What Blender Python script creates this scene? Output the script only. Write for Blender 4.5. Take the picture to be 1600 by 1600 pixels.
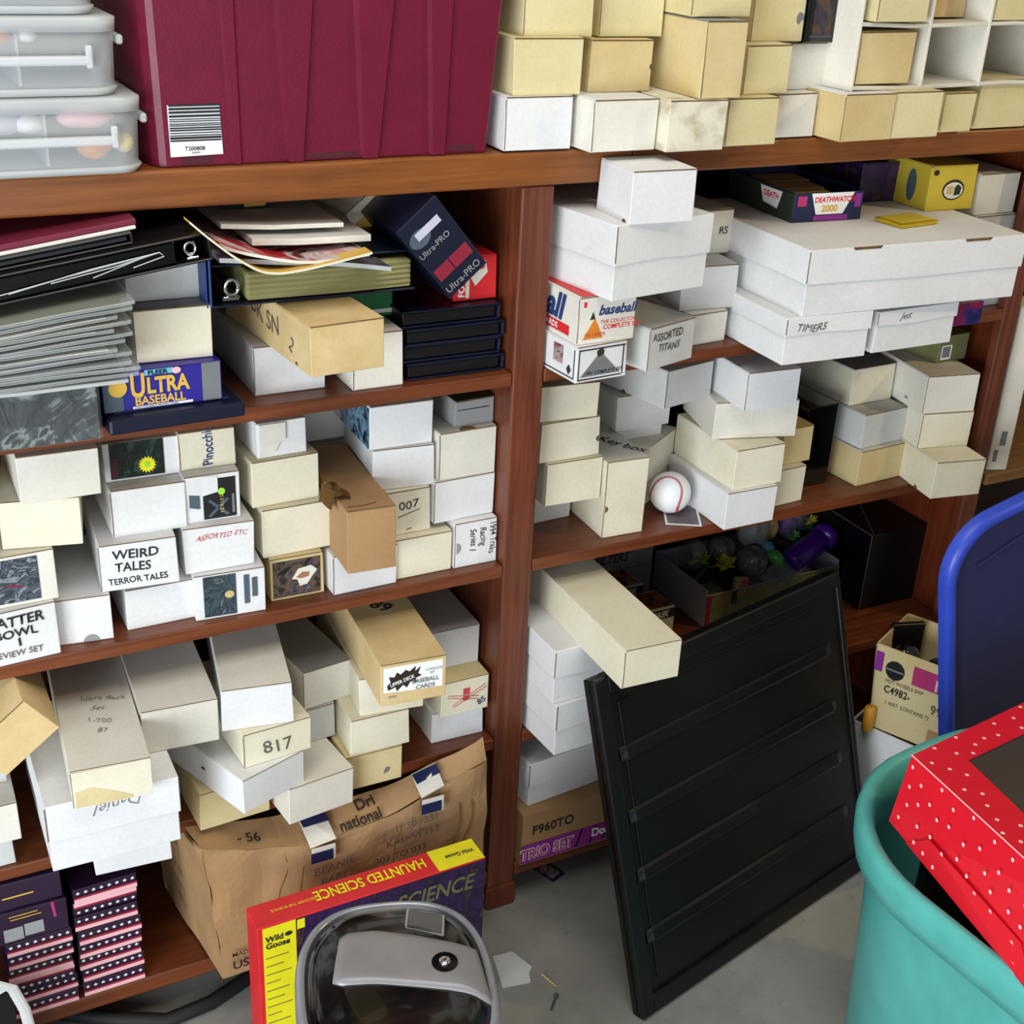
import bpy, bmesh, math, random
from mathutils import Vector, Matrix, noise
for o in list(bpy.data.objects): bpy.data.objects.remove(o)
SC = bpy.context.scene; COL = SC.collection
# ---------------- camera ----------------
cd = bpy.data.cameras.new('camera'); cam = bpy.data.objects.new('camera', cd); COL.objects.link(cam)
RX = ((0.8867237, -0.4599139, 0.0469074), (-0.1611636, -0.4026279, -0.9010644), (0.4332982, 0.7914354, -0.4311411))
m = Matrix(((RX[0][0], -RX[1][0], -RX[2][0]), (RX[0][1], -RX[1][1], -RX[2][1]), (RX[0][2], -RX[1][2], -RX[2][2])))
cam.matrix_world = Matrix.Translation((0, -1.68, 1.74)) @ m.to_4x4()
cd.sensor_width = 36.0; cd.sensor_height = 36.0; cd.lens = 2061.25 / 1600 * 36; cd.clip_start = .05
SC.camera = cam
# ---------------- light ----------------
w = bpy.data.worlds.new('garage_ambient'); SC.world = w; w.use_nodes = True
w.node_tree.nodes['Background'].inputs[0].default_value = (.78, .88, 1.0, 1); w.node_tree.nodes['Background'].inputs[1].default_value = .23
def area(name, loc, tgt, size, energy, col, sy=None):
    l = bpy.data.lights.new(name, 'AREA'); l.energy = energy; l.color = col; l.size = size
    if sy: l.shape = 'RECTANGLE'; l.size_y = sy
    o = bpy.data.objects.new(name, l); COL.objects.link(o); o.location = loc
    o.rotation_euler = (Vector(tgt) - Vector(loc)).to_track_quat('-Z', 'Y').to_euler(); return o
area('garage_door_daylight', (-1.75, -2.0, .85), (.7, 0, .6), 1.7, 112, (.86, .93, 1.0), 1.5)
area('rear_daylight', (-.3, -4.0, 1.0), (1.0, 0, .3), 2.2, 34, (.95, .97, 1.0), 1.3)  # soft daylight area behind the camera
area('overhead_fill', (.4, -.75, 2.75), (.4, -.45, .5), 1.4, 27, (1.0, .97, .90), 1.2)  # added overhead fill that lightens the upward-facing box tops
pl = bpy.data.lights.new('ceiling_bulb', 'POINT'); pl.energy = 58; pl.color = (1.0, .72, .30); pl.shadow_soft_size = .06
po = bpy.data.objects.new('ceiling_bulb', pl); COL.objects.link(po); po.location = (3.1, -1.25, 2.45)
SC.view_settings.view_transform = 'Standard'; SC.view_settings.look = 'None'; SC.view_settings.gamma = 1
SC.view_settings.use_curve_mapping = False; SC.view_settings.exposure = -0.08
# ---------------- materials ----------------
def srgb(h):
    v = [int(h[i:i+2], 16) / 255 for i in (0, 2, 4)]
    return tuple((c / 12.92 if c <= .04045 else ((c + .055) / 1.055) ** 2.4) for c in v) + (1,)
MATS = {}
def newmat(name):
    m = bpy.data.materials.new(name); m.use_nodes = True; MATS[name] = m
    return m, m.node_tree, m.node_tree.nodes['Principled BSDF']
def coords(nt, sc=(1, 1, 1), kind='Object'):
    t = nt.nodes.new('ShaderNodeTexCoord'); mp = nt.nodes.new('ShaderNodeMapping'); mp.inputs['Scale'].default_value = sc
    nt.links.new(t.outputs[kind], mp.inputs[0]); return mp.outputs[0]
def noise_ramp(nt, vec, scale, stops, detail=4, rough=.6, const=False, dist=0):
    n = nt.nodes.new('ShaderNodeTexNoise'); n.inputs['Scale'].default_value = scale; n.inputs['Detail'].default_value = detail
    n.inputs['Roughness'].default_value = rough; n.inputs['Distortion'].default_value = dist
    nt.links.new(vec, n.inputs['Vector']); r = nt.nodes.new('ShaderNodeValToRGB'); nt.links.new(n.outputs[0], r.inputs[0])
    e = r.color_ramp.elements
    while len(e) < len(stops): e.new(.5)
    for i, (p, c) in enumerate(stops): e[i].position = p; e[i].color = c
    if const: r.color_ramp.interpolation = 'CONSTANT'
    return r.outputs[0], n.outputs[0]
def bump(nt, b, h, s, d=.002):
    bn = nt.nodes.new('ShaderNodeBump'); bn.inputs['Strength'].default_value = s; bn.inputs['Distance'].default_value = d
    nt.links.new(h, bn.inputs['Height']); nt.links.new(bn.outputs[0], b.inputs['Normal'])
def paper(name, col, stain, rough=.8, scale=7, amt=.45):
    m, nt, b = newmat(name); v = coords(nt)
    oi = nt.nodes.new('ShaderNodeObjectInfo'); ad = nt.nodes.new('ShaderNodeVectorMath'); ad.operation = 'ADD'
    cb = nt.nodes.new('ShaderNodeCombineXYZ'); mu = nt.nodes.new('ShaderNodeMath'); mu.operation = 'MULTIPLY'; mu.inputs[1].default_value = 37
    nt.links.new(oi.outputs['Random'], mu.inputs[0]); nt.links.new(mu.outputs[0], cb.inputs[0]); nt.links.new(v, ad.inputs[0]); nt.links.new(cb.outputs[0], ad.inputs[1])
    c, n = noise_ramp(nt, ad.outputs[0], scale, [(0.3, srgb(stain)), (.3 + amt, srgb(col))], 5, .55)
    c2, n2 = noise_ramp(nt, ad.outputs[0], 160, [(.3, (.93, .93, .93, 1)), (.7, (1, 1, 1, 1))], 2)
    mx = nt.nodes.new('ShaderNodeMix'); mx.data_type = 'RGBA'; mx.blend_type = 'MULTIPLY'; mx.inputs[0].default_value = 1
    nt.links.new(c, mx.inputs[6]); nt.links.new(c2, mx.inputs[7]); nt.links.new(mx.outputs[2], b.inputs['Base Color'])
    b.inputs['Roughness'].default_value = rough; b.inputs['Specular IOR Level'].default_value = .25
    bump(nt, b, n, .25, .004); return m
paper('white', 'e6e6e6', 'dadad8'); paper('offwhite', 'e6e3d8', 'd6d1c2'); paper('cream', 'e7e2cf', 'd9d1b4')
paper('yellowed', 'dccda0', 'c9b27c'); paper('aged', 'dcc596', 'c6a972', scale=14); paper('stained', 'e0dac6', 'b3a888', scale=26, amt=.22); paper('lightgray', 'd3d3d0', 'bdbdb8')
paper('pale_yellow', 'dfd5ac', 'cfc08c'); paper('kraft', 'b8936a', 'a37f56', scale=5); paper('kraftdark', '96713f', '7c5a30', scale=5); paper('graycard', '9c9d9b', '858685')  # pale_yellow: aged card with the warm, dim lamplight partly put into its colour
paper('cutedge', '7a5c3a', '5b4228', scale=40)
def plain(name, col, rough=.5, spec=.5, metal=0, coat=0, trans=0, alpha=1, emis=None, bumpy=None, var=.12):
    m, nt, b = newmat(name); c = srgb(col); v = coords(nt)
    d = tuple(x * (1 - var) for x in c[:3]) + (1,)
    o, n = noise_ramp(nt, v, 18, [(.35, d), (.65, c)], 3); nt.links.new(o, b.inputs['Base Color'])
    b.inputs['Roughness'].default_value = rough; b.inputs['Specular IOR Level'].default_value = spec; b.inputs['Metallic'].default_value = metal
    b.inputs['Coat Weight'].default_value = coat; b.inputs['Transmission Weight'].default_value = trans; b.inputs['Alpha'].default_value = alpha
    if bumpy: 
        o2, n2 = noise_ramp(nt, v, bumpy[0], [(0, (0, 0, 0, 1)), (1, (1, 1, 1, 1))], 4); bump(nt, b, n2, bumpy[1], .004)
    return m
plain('ink', '1d1f24', .7); plain('pencil', '8d8a84', .8); plain('red_ink', 'c2474a', .7); plain('faint_ink', '5f5a50', .8); plain('blue_ink', '243a72', .6)
plain('black_plastic', '0b0b0c', .38, .5); plain('black_panel', '0d0e0e', .42, .45); plain('black_gloss', '060607', .16, .5, coat=.4); plain('black_carton', '060606', .4, .4)
plain('navy', '10162c', .38, .5); plain('blue_vinyl', '23407c', .45); plain('navy_print', '16204a', .5)
plain('maroon_plastic', '6a0f2c', .42, .4, bumpy=(240, .12)); plain('maroon_cloth', '6d1530', .55); plain('maroon_dark', '4a0b1c', .6)
plain('silver', '8f8d8d', .36, .5, metal=.1); plain('silver_rim', '9b9da2', .25, .5, metal=.3); plain('chrome', 'dddddd', .08, .5, metal=1)
plain('teal', '58b2a8', .35, .5, bumpy=(60, .05)); plain('blue_rim', '3049b8', .38, .5); plain('blue_panel', '262a54', .35, .5, bumpy=(20, .1))
plain('red_print', 'd8262c', .5); plain('orange_print', 'e0862a', .5); plain('yellow_print', 'f2e61e', .45); plain('gold_print', 'd9b04a', .45); plain('gold_foil', 'e2c12a', .22, .5, metal=.7)
plain('gold_card', 'd2ba3c', .45, .5); plain('white_print', 'f0f0f0', .5, var=.03); plain('gray_print', '77797a', .6); plain('green_print', '1f7a44', .5); plain('purple_print', '8d2a90', .5)
plain('magenta_print', 'b0306c', .5); plain('cyan_print', '6fb7cf', .5); plain('lime_print', '9be23c', .5); plain('dark_print', '17191c', .45, bumpy=(40, .1)); plain('plum_print', '2a1530', .45)
plain('blueviolet_print', '2a2288', .4); plain('gray_blue_print', '4c5c66', .5); plain('purple_plastic', '4a168c', .3, .5); plain('lime_leaf', 'a9b83a', .6); plain('yellow_leaf', 'd6cf40', .6)
plain('green_plastic', '5fb05a', .35); plain('orange_sticker', 'ff5a2a', .5); plain('olive_page', '8f8b5c', .6); plain('pale_page', 'b8bcbc', .4); plain('khaki_page', 'c8b478', .6)
plain('brown_tape', 'b08a4c', .3, .5); plain('yellow_plastic', 'd89a2c', .5); plain('dark_green', '2b3526', .5); plain('olive_card', '6f7048', .6); plain('skin_print', 'a8745c', .5); plain('lavender', 'c3c3d2', .6)
plain('pink_stripe', 'f0b9bd', .5, var=.02); plain('crimson_print', '8c1c34', .5); plain('rubber', '121212', .7); plain('steel', '8c8a84', .35, metal=.8); plain('tub_inner', '2f7f78', .5); plain('dark_brown', '2a1b14', .7)
def clear(name, col, a, rough=.2, bmp=0):
    m, nt, b = newmat(name); out = nt.nodes['Material Output']; tr = nt.nodes.new('ShaderNodeBsdfTransparent'); mx = nt.nodes.new('ShaderNodeMixShader')
    b.inputs['Base Color'].default_value = srgb(col); b.inputs['Roughness'].default_value = rough; mx.inputs[0].default_value = a
    v = coords(nt); 
    if bmp:
        o, n = noise_ramp(nt, v, 25, [(0, (0, 0, 0, 1)), (1, (1, 1, 1, 1))], 5, dist=1.5); bump(nt, b, n, bmp, .01)
    nt.links.new(tr.outputs[0], mx.inputs[1]); nt.links.new(b.outputs[0], mx.inputs[2]); nt.links.new(mx.outputs[0], out.inputs[0]); return m
clear('frosted', 'dfe4e6', .26, .35); clear('frosted_rim', 'd4d8d8', .62, .3); clear('film', 'c8d0d0', .12, .12, .8); clear('cellophane', 'b4b8b6', .5, .08, .9)
clear('sleeve_film', 'c4c9c6', .30, .2); clear('dark_film', '3b3f42', .55, .12, .8); clear('smoke_window', '4a423c', .9, .15)
def wood(name, a, bcol, c3, rough=.42, axis='x', coat=.15):
    m, nt, b = newmat(name); sc = {'x': (1.2, 26, 26), 'z': (26, 26, 1.2)}[axis]
    v = coords(nt, sc); c, n = noise_ramp(nt, v, 3.2, [(.28, srgb(a)), (.5, srgb(bcol)), (.75, srgb(c3))], 7, .65, dist=.6)
    v2 = coords(nt); c2, n2 = noise_ramp(nt, v2, 3.0, [(.3, (.72, .72, .72, 1)), (.7, (1.1, 1.08, 1.05, 1))], 3)
    mx = nt.nodes.new('ShaderNodeMix'); mx.data_type = 'RGBA'; mx.blend_type = 'MULTIPLY'; mx.inputs[0].default_value = .8
    nt.links.new(c, mx.inputs[6]); nt.links.new(c2, mx.inputs[7]); nt.links.new(mx.outputs[2], b.inputs['Base Color'])
    b.inputs['Roughness'].default_value = rough; b.inputs['Coat Weight'].default_value = coat; b.inputs['Coat Roughness'].default_value = .35
    bump(nt, b, n, .2, .001)
wood('wood_shelf', '54280f', '6e3719', '804423'); wood('wood_top', '69390f', '81491a', '935725'); wood('wood_post', '4c2313', '68341f', '7c442a', axis='z'); wood('wood_side', '4c1f0c', '672b12', '7a371a', axis='z')
wood('wood_back', '2a160c', '38200f', '452a14', .7, coat=0); wood('wood_raw', '6e4c28', '8a6236', '9c7444', .7, coat=0)
def concrete():
    m, nt, b = newmat('concrete'); v = coords(nt)
    c, n = noise_ramp(nt, v, 2.2, [(.25, srgb('6e6d66')), (.5, srgb('8b8980')), (.75, srgb('a19d94'))], 8, .62)
    c2, n2 = noise_ramp(nt, v, 28, [(.28, (.55, .55, .55, 1)), (.42, (.95, .95, .95, 1)), (.8, (1.05, 1.05, 1.05, 1))], 6, .7)
    mx = nt.nodes.new('ShaderNodeMix'); mx.data_type = 'RGBA'; mx.blend_type = 'MULTIPLY'; mx.inputs[0].default_value = .7
    nt.links.new(c, mx.inputs[6]); nt.links.new(c2, mx.inputs[7]); nt.links.new(mx.outputs[2], b.inputs['Base Color']); b.inputs['Roughness'].default_value = .85
    bump(nt, b, n2, .3, .002)
clear('pane_gray', '6a6664', .85, .12); concrete(); paper('wall_paint', '8c8472', '7c7464')
def picture(name, stops, scale=30, rough=.25, dist=2.0, sc=(1, 1, 1)):
    m, nt, b = newmat(name); v = coords(nt, sc)
    n = len(stops); c, h = noise_ramp(nt, v, scale, [(.32 + .36 * i / max(1, n - 1), srgb(s)) for i, s in enumerate(stops)], 5, .6, False, dist)
    nt.links.new(c, b.inputs['Base Color']); b.inputs['Roughness'].default_value = rough; return m
picture('pic_dark_green', ['0c1210', '1c2a24', '0f1a18', '30463c', '14201c'], 24); picture('pic_scribble', ['2a323c', '59646e', '1e252e', '8d959c', '3a3038'], 30, sc=(1, 1, 2))
picture('pic_blue', ['1d262b', '44545c', '262f34', '737f84'], 40); picture('pic_player', ['14161a', '34302c', '6a5446', '22304c', '8a7866'], 28)
picture('pic_eye', ['0c1014', '1c2a38', '6e9ab4', '101820'], 20); picture('pic_card', ['2a3a3c', '7a4a4e', 'b0a098', '3c5a78'], 30); picture('pic_floral', ['3a2c6c', 'a878b0', '7a5aa8', '4a7a4a', 'b88ac0'], 22)
picture('pic_red_mag', ['7a1420', 'b8202c', 'd8c8c8', '501018', 'a03844'], 9, .3); picture('pic_gray_mag', ['3a3438', '6a6268', '4a4650', '8c8890'], 7, .25)
picture('pic_orange', ['2a201c', '8a4a28', 'c07038', '3a4a4a'], 18); picture('pic_olive', ['5c6236', '7a7c44', '4c6a50', '8a8a58'], 14); picture('pic_space', ['1c1430', '3a2050', '201838', '5a3a30'], 14)
picture('pic_redblue', ['c02a2e', '8c1c40', '2a2470', '1c2050'], 7); picture('pic_tower', ['0a0c14', '141c34', '5a3c1c', '0c1020'], 8); picture('cello_glints', ['0c1012', '10181a', '141e20', '10181a', '0c1012', '3a4240', '8a9290', '10181a', '0c1012'], 8, .12, 3)
picture('toy_clear', ['4a4846', '6c6a68', '8a8886', '5a5450'], 20, .15)
plain('red_gift', 'e01a2c', .3, .5, var=.05); plain('dot_white', 'ffc9c9', .4, var=0)
M = lambda n: MATS[n]
# ---------------- mesh helpers ----------------
def seedof(s): return sum((i + 3) * ord(c) * 7 for i, c in enumerate(s)) % 99991
def obj(name, bm, mats, parent=None, smooth=False):
    me = bpy.data.meshes.new(name); bm.normal_update(); bm.to_mesh(me); bm.free()
    for mm in (mats if isinstance(mats, (list, tuple)) else [mats]): me.materials.append(M(mm))
    if smooth:
        for p in me.polygons: p.use_smooth = True
    o = bpy.data.objects.new(name, me); COL.objects.link(o)
    if parent: o.parent = parent
    return o
def tag(o, label, cat, group=None, kind=None):
    if label: o['label'] = label
    if cat: o['category'] = cat
    if group: o['group'] = group
    if kind: o['kind'] = kind
    return o
def thing(name, label, cat, loc=(0, 0, 0), rot=(0, 0, 0), group=None):
    o = bpy.data.objects.new(name, None); COL.objects.link(o); o.location = loc
    o.rotation_euler = rot if isinstance(rot, (tuple, list)) else (0, 0, rot); o.empty_display_size = .03
    return tag(o, label, cat, group)
def bx(bm, x0, y0, z0, x1, y1, z1, bev=0, seg=1, cuts=0):
    r = bmesh.ops.create_cube(bm, size=1); vs = r['verts']
    for v in vs: v.co = Vector(((v.co.x + .5) * (x1 - x0) + x0, (v.co.y + .5) * (y1 - y0) + y0, (v.co.z + .5) * (z1 - z0) + z0))
    es = list({e for v in vs for e in v.link_edges}); new = vs
    if cuts:
        g = bmesh.ops.subdivide_edges(bm, edges=es, cuts=cuts, use_grid_fill=True)
        new = list({v for v in bm.verts if v in vs or v in set(x for x in g['geom'] if isinstance(x, bmesh.types.BMVert))})
    if bev:
        es = [e for e in {e for v in new for e in v.link_edges} if len(e.link_faces) == 2 and e.calc_face_angle(0) > .5]
        g = bmesh.ops.bevel(bm, geom=es, offset=bev, segments=seg, affect='EDGES', profile=.5)
    return bm
def cyl(bm, p0, p1, r0, r1=None, n=16, caps=True):
    p0, p1 = Vector(p0), Vector(p1); r1 = r0 if r1 is None else r1; d = (p1 - p0); q = d.to_track_quat('Z', 'Y')
    a = [bm.verts.new(p0 + q @ Vector((r0 * math.cos(2 * math.pi * i / n), r0 * math.sin(2 * math.pi * i / n), 0))) for i in range(n)]
    b = [bm.verts.new(p1 + q @ Vector((r1 * math.cos(2 * math.pi * i / n), r1 * math.sin(2 * math.pi * i / n), 0))) for i in range(n)]
    for i in range(n): bm.faces.new((a[i], a[(i + 1) % n], b[(i + 1) % n], b[i]))
    if caps: bm.faces.new(a[::-1]); bm.faces.new(b)
    return bm
def tube(bm, pts, r, n=8):
    rings = []
    for i, p in enumerate(pts):
        p = Vector(p); d = Vector(pts[min(i + 1, len(pts) - 1)]) - Vector(pts[max(i - 1, 0)]); q = d.to_track_quat('Z', 'Y')
        rings.append([bm.verts.new(p + q @ Vector((r * math.cos(2 * math.pi * k / n), r * math.sin(2 * math.pi * k / n), 0))) for k in range(n)])
    for a, b in zip(rings, rings[1:]):
        for k in range(n): bm.faces.new((a[k], a[(k + 1) % n], b[(k + 1) % n], b[k]))
    bm.faces.new(rings[0][::-1]); bm.faces.new(rings[-1]); return bm
def loft(bm, rings, cap0=True, cap1=True):
    R = [[bm.verts.new(p) for p in r] for r in rings]; n = len(R[0])
    for a, b in zip(R, R[1:]):
        for k in range(n): bm.faces.new((a[k], a[(k + 1) % n], b[(k + 1) % n], b[k]))
    if cap0: bm.faces.new(R[0][::-1])
    if cap1: bm.faces.new(R[-1])
    return bm
def rrect(cx, cy, w, d, r, z, yaw=0, n=8):
    pts = []; c, s = math.cos(yaw), math.sin(yaw); r = min(r, w / 2 - 1e-4, d / 2 - 1e-4)
    for ux, uy, a0 in ((1, 1, 0), (-1, 1, 90), (-1, -1, 180), (1, -1, 270)):
        for i in range(n + 1):
            a = math.radians(a0 + 90 * i / n); x = ux * (w / 2 - r) + r * math.cos(a); y = uy * (d / 2 - r) + r * math.sin(a)
            pts.append(Vector((cx + c * x - s * y, cy + s * x + c * y, z)))
    return pts
def poly_prism(bm, pts, t, axis=Vector((0, -1, 0))):
    """pts: list of Vectors forming a flat outline; thickened by t along axis"""
    a = [bm.verts.new(p) for p in pts]; b = [bm.verts.new(Vector(p) + axis * t) for p in pts]; n = len(pts)
    bm.faces.new(a); bm.faces.new(b[::-1])
    for i in range(n): bm.faces.new((a[(i + 1) % n], a[i], b[i], b[(i + 1) % n]))
    bmesh.ops.recalc_face_normals(bm, faces=bm.faces); return bm
# faces of a box thing (w, L, h): F front, L side towards -x, T top.  returns function (u, v, out) -> local point
def frame(dims, f):
    w_, l_, h_ = dims
    return {'F': lambda u, v, e: Vector((u, -e, v)), 'L': lambda u, v, e: Vector((-e, l_ - u, v)), 'T': lambda u, v, e: Vector((u, v, h_ + e))}[f]
OUT = {'F': Vector((0, -1, 0)), 'L': Vector((-1, 0, 0)), 'T': Vector((0, 0, 1))}
def patch(root, dims, f, pts, mat, name='printed_label', e=.0005, t=.0004, label=None):
    fr = frame(dims, f)
    if len(pts) == 4 and not hasattr(pts[0], '__len__'):
        u0, v0, u1, v1 = pts; pts = [(u0, v0), (u1, v0), (u1, v1), (u0, v1)]
    bm = bmesh.new(); poly_prism(bm, [fr(u, v, e) for u, v in pts], t, OUT[f]); o = obj(name, bm, mat, root)
    if label: o['label'] = label
    return o
def text(root, dims, f, s, u, v, size, mat='ink', rot=0, shear=0, bold=0, align='LEFT', sx=1, wob=0, e=.0011, name='lettering', spacing=1):
    cu = bpy.data.curves.new('t', 'FONT'); cu.body = s; cu.size = size; cu.align_x = align; cu.shear = shear; cu.offset = bold * size; cu.resolution_u = 3; cu.space_character = spacing
    to = bpy.data.objects.new('t', cu); COL.objects.link(to); bpy.context.view_layer.update()
    me = bpy.data.meshes.new_from_object(to.evaluated_get(bpy.context.evaluated_depsgraph_get())); bpy.data.objects.remove(to); bpy.data.curves.remove(cu)
    fr = frame(dims, f); c, si = math.cos(rot), math.sin(rot); k = seedof(s) % 17
    for vt in me.vertices:
        x, y = vt.co.x * sx, vt.co.y
        if wob: y += wob * size * math.sin(x / size * 2.1 + k) + wob * .5 * size * math.sin(x / size * 5.3); x += wob * size * math.sin(y / size * 3 + k)
        vt.co = fr(u + c * x - si * y, v + si * x + c * y, e)
    me.materials.clear(); me.materials.append(M(mat)); o = bpy.data.objects.new(name, me); COL.objects.link(o); o.parent = root; me.name = name
    return o
def arc_notch(root, dims, f, u, v, r, mat='cutedge', a0=0, a1=180, name='thumb_notch'):
    pts = [(u + r * math.cos(math.radians(a0 + (a1 - a0) * i / 12)), v + r * math.sin(math.radians(a0 + (a1 - a0) * i / 12))) for i in range(13)]
    pts = [p for i, p in enumerate(pts) if i == 0 or (abs(p[0] - pts[i - 1][0]) + abs(p[1] - pts[i - 1][1])) > 1e-6]
    return patch(root, dims, f, pts, mat, name)

BOX={
'T1':(.875,-.003,1.396,-.016,.107,.074,.300),'T2':(.888,.003,1.470,-.023,.108,.077,.300),'T3':(.907,.017,1.546,-.019,.109,.085,.300),'T4':(.994,-.042,1.396,.033,.111,.073,.300),
'T5':(1.020,.020,1.469,-.006,.105,.073,.300),'T6':(1.043,.040,1.543,-.005,.108,.085,.295),'T7':(1.107,-.063,1.396,-.031,.100,.073,.300),'T8':(1.158,-.063,1.469,.007,.072,.107,.300),
'T9':(1.153,-.027,1.577,-.025,.102,.085,.300),'T10':(1.224,-.045,1.396,.036,.095,.070,.300),'T11':(1.267,-.017,1.466,.014,.086,.071,.300),'T12':(1.302,.025,1.537,-.009,.112,.110,.300),
'T13':(1.351,.001,1.396,.009,.079,.067,.300),'T14':(1.386,.033,1.463,.026,.087,.071,.300),'T15':(1.447,.069,1.534,-.010,.075,.100,.060),'T16':(1.437,-.054,1.396,.026,.106,.072,.090),
'T17':(1.545,-.047,1.396,-.003,.102,.072,.300),'T18':(1.677,-.020,1.396,.009,.072,.064,.300),'T19':(1.771,-.002,1.396,.027,.127,.080,.300),'T21':(1.511,-.001,1.472,.006,.115,.081,.300),
'R1':(.974,-.076,1.062,.081,.094,.058,.090),'R2':(.976,-.069,1.120,.035,.102,.074,.300),'R3':(1.007,-.108,1.194,.147,.188,.113,.280),'R4':(1.027,-.108,1.306,-.055,.105,.076,.300),
'R7':(1.108,-.066,1.062,.284,.112,.069,.200),'R8':(1.244,.016,1.062,.084,.076,.054,.270),'R6':(1.233,.039,1.116,-.078,.107,.074,.250),'R5':(1.298,.097,1.190,-.010,.067,.074,.238),
'R9c':(1.328,-.120,1.062,-.050,.170,.079,.300),'R9d':(1.515,-.122,1.062,.017,.181,.072,.340),'R9':(1.351,-.124,1.141,-.056,.442,.108,.360),'R10':(1.439,.035,1.249,-.071,.139,.048,.250),
'R12':(1.736,.038,1.249,-.070,.104,.079,.120),'R13':(1.662,.128,1.249,-.034,.084,.070,.130),'R14':(1.854,.034,1.235,.019,.100,.074,.200),'R15':(1.760,-.051,1.062,-.024,.095,.042,.250),
'R16a':(1.853,.053,.948,.045,.078,.053,.277),'Q1':(1.024,.119,.729,.028,.079,.073,.211),'Q2':(1.001,.038,.802,-.018,.106,.078,.297),'Q3':(.991,.045,.880,-.020,.111,.070,.290),
'Q4':(.984,.048,.951,-.077,.109,.062,.288),'Q5':(1.110,.024,.729,-.050,.080,.143,.300),'Q12':(1.250,.104,.779,.571,.115,.069,.100),'Q11':(1.329,-.030,.729,-.003,.107,.071,.186),
'Q10':(1.341,-.024,.800,-.008,.105,.076,.186),'Q8':(1.328,.032,.877,-.245,.156,.069,.150),'Q9':(1.348,-.018,.945,-.077,.106,.070,.300),'Q6':(1.189,.129,.875,-.006,.111,.066,.206),
'Q7':(1.230,.048,.941,.214,.115,.069,.269),'Q14':(1.473,.015,.729,.052,.067,.073,.300),'Q13':(1.489,.032,.802,.018,.068,.071,.300),'Q15':(1.568,.066,.729,.005,.070,.163,.269),
'Q16':(1.680,.031,.729,.058,.116,.071,.295),'Q17':(1.687,.044,.800,.065,.113,.069,.281),'Q18':(1.688,.092,.869,.050,.109,.074,.239),'Q19':(1.776,-.068,.729,-.177,.108,.074,.300),
'Q20':(1.788,-.001,.803,-.205,.110,.071,.300),'Q21':(1.785,.001,.873,-.167,.114,.075,.300),'W2':(.979,-.086,.385,.059,.200,.104,.220),'W1':(.972,-.080,.489,.016,.200,.105,.300),
'W3':(1.015,-.218,.593,-.030,.105,.071,.500),'W6':(1.474,.180,.385,.015,.138,.085,.150),'W8':(1.805,.114,.385,-.027,.148,.176,.120),'W10':(.970,.011,.090,-.001,.193,.116,.300),
'W9':(.987,.006,.206,.088,.179,.097,.230),'K1':(.653,.011,1.062,-.006,.078,.085,.300),'K2':(.515,.039,1.062,-.016,.106,.073,.296),'K3':(.549,-.108,1.135,.077,.107,.071,.300),
'L1':(.109,-.002,.729,.063,.102,.084,.300),'L2':(.135,.010,.813,.009,.081,.078,.300),'L4':(.211,.025,.729,-.129,.076,.073,.198),'L5':(.277,.024,.802,-.086,.108,.074,.300),
'L6':(.309,.029,.729,-.001,.108,.066,.300),'L2b':(.153,.029,.891,-.186,.105,.072,.300),'L3':(.183,.008,.963,-.016,.104,.069,.300),'L7':(.303,.041,.875,-.025,.105,.073,.294),
'L8':(.304,.069,.949,-.027,.106,.060,.267),'L12':(.407,.017,.729,-.074,.104,.075,.200),'L11':(.397,.028,.804,-.037,.104,.073,.300),'L10':(.407,.042,.877,-.025,.080,.075,.294),
'L9':(.408,.064,.952,-.030,.081,.060,.271),'L13':(.525,.030,.729,-.020,.085,.072,.300),'L14':(.519,.038,.801,.020,.109,.080,.292),'L15':(.508,.050,.881,.049,.106,.074,.280),
'L16':(.521,.060,.955,.023,.077,.057,.270),'L23':(.619,.012,.729,.028,.107,.068,.258),'L22':(.620,-.049,.797,-.056,.075,.104,.300),'L21':(.723,.022,.729,-.004,.101,.071,.300),
'L20':(.717,.038,.800,.001,.075,.076,.297),'L19':(.700,.053,.876,-.106,.100,.069,.200),'L18':(.695,.054,.945,-.031,.105,.071,.281),'L24':(.829,.021,.729,.020,.076,.081,.252),
'L25':(.797,.034,.810,.020,.108,.073,.250),'L26':(.805,.036,.883,.020,.100,.080,.250),'L27':(.837,.038,.963,.038,.070,.044,.292),'M4b':(.213,-.070,.385,-.073,.111,.060,.300),
'M4':(.149,-.112,.445,-.015,.186,.115,.264),'M3':(.186,-.131,.560,-.075,.108,.063,.450),'M5':(.301,-.044,.560,-.064,.112,.074,.300),'M10':(.381,-.032,.385,.043,.113,.069,.186),
'M9':(.430,-.106,.454,.351,.115,.062,.300),'M8':(.441,-.078,.516,.081,.109,.060,.222),'M6':(.418,-.055,.576,-.181,.105,.072,.300),'M12':(.510,-.075,.385,.117,.112,.069,.300),
'M11':(.570,.028,.454,.073,.057,.064,.300),'M7':(.572,.028,.519,.142,.087,.071,.295),'M16':(.620,-.033,.385,.005,.098,.066,.300),'M15':(.630,-.030,.451,-.026,.101,.068,.300),
'M14':(.648,-.022,.518,-.113,.108,.071,.294),'M13':(.649,-.107,.589,-.084,.105,.075,.400),'M19':(.803,.033,.385,-.020,.097,.062,.250),'M18':(.810,.015,.447,-.020,.090,.069,.250),
'M17':(.804,.058,.516,-.020,.095,.077,.200),'M2':(.037,-.003,.435,-.025,.087,.067,.300),'U':(.293,-.006,1.087,.020,.158,.055,.250),'K4a':(.346,.004,1.142,-.020,.102,.073,.300),
'K4b':(.346,.038,1.215,.000,.105,.048,.260),}
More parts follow.
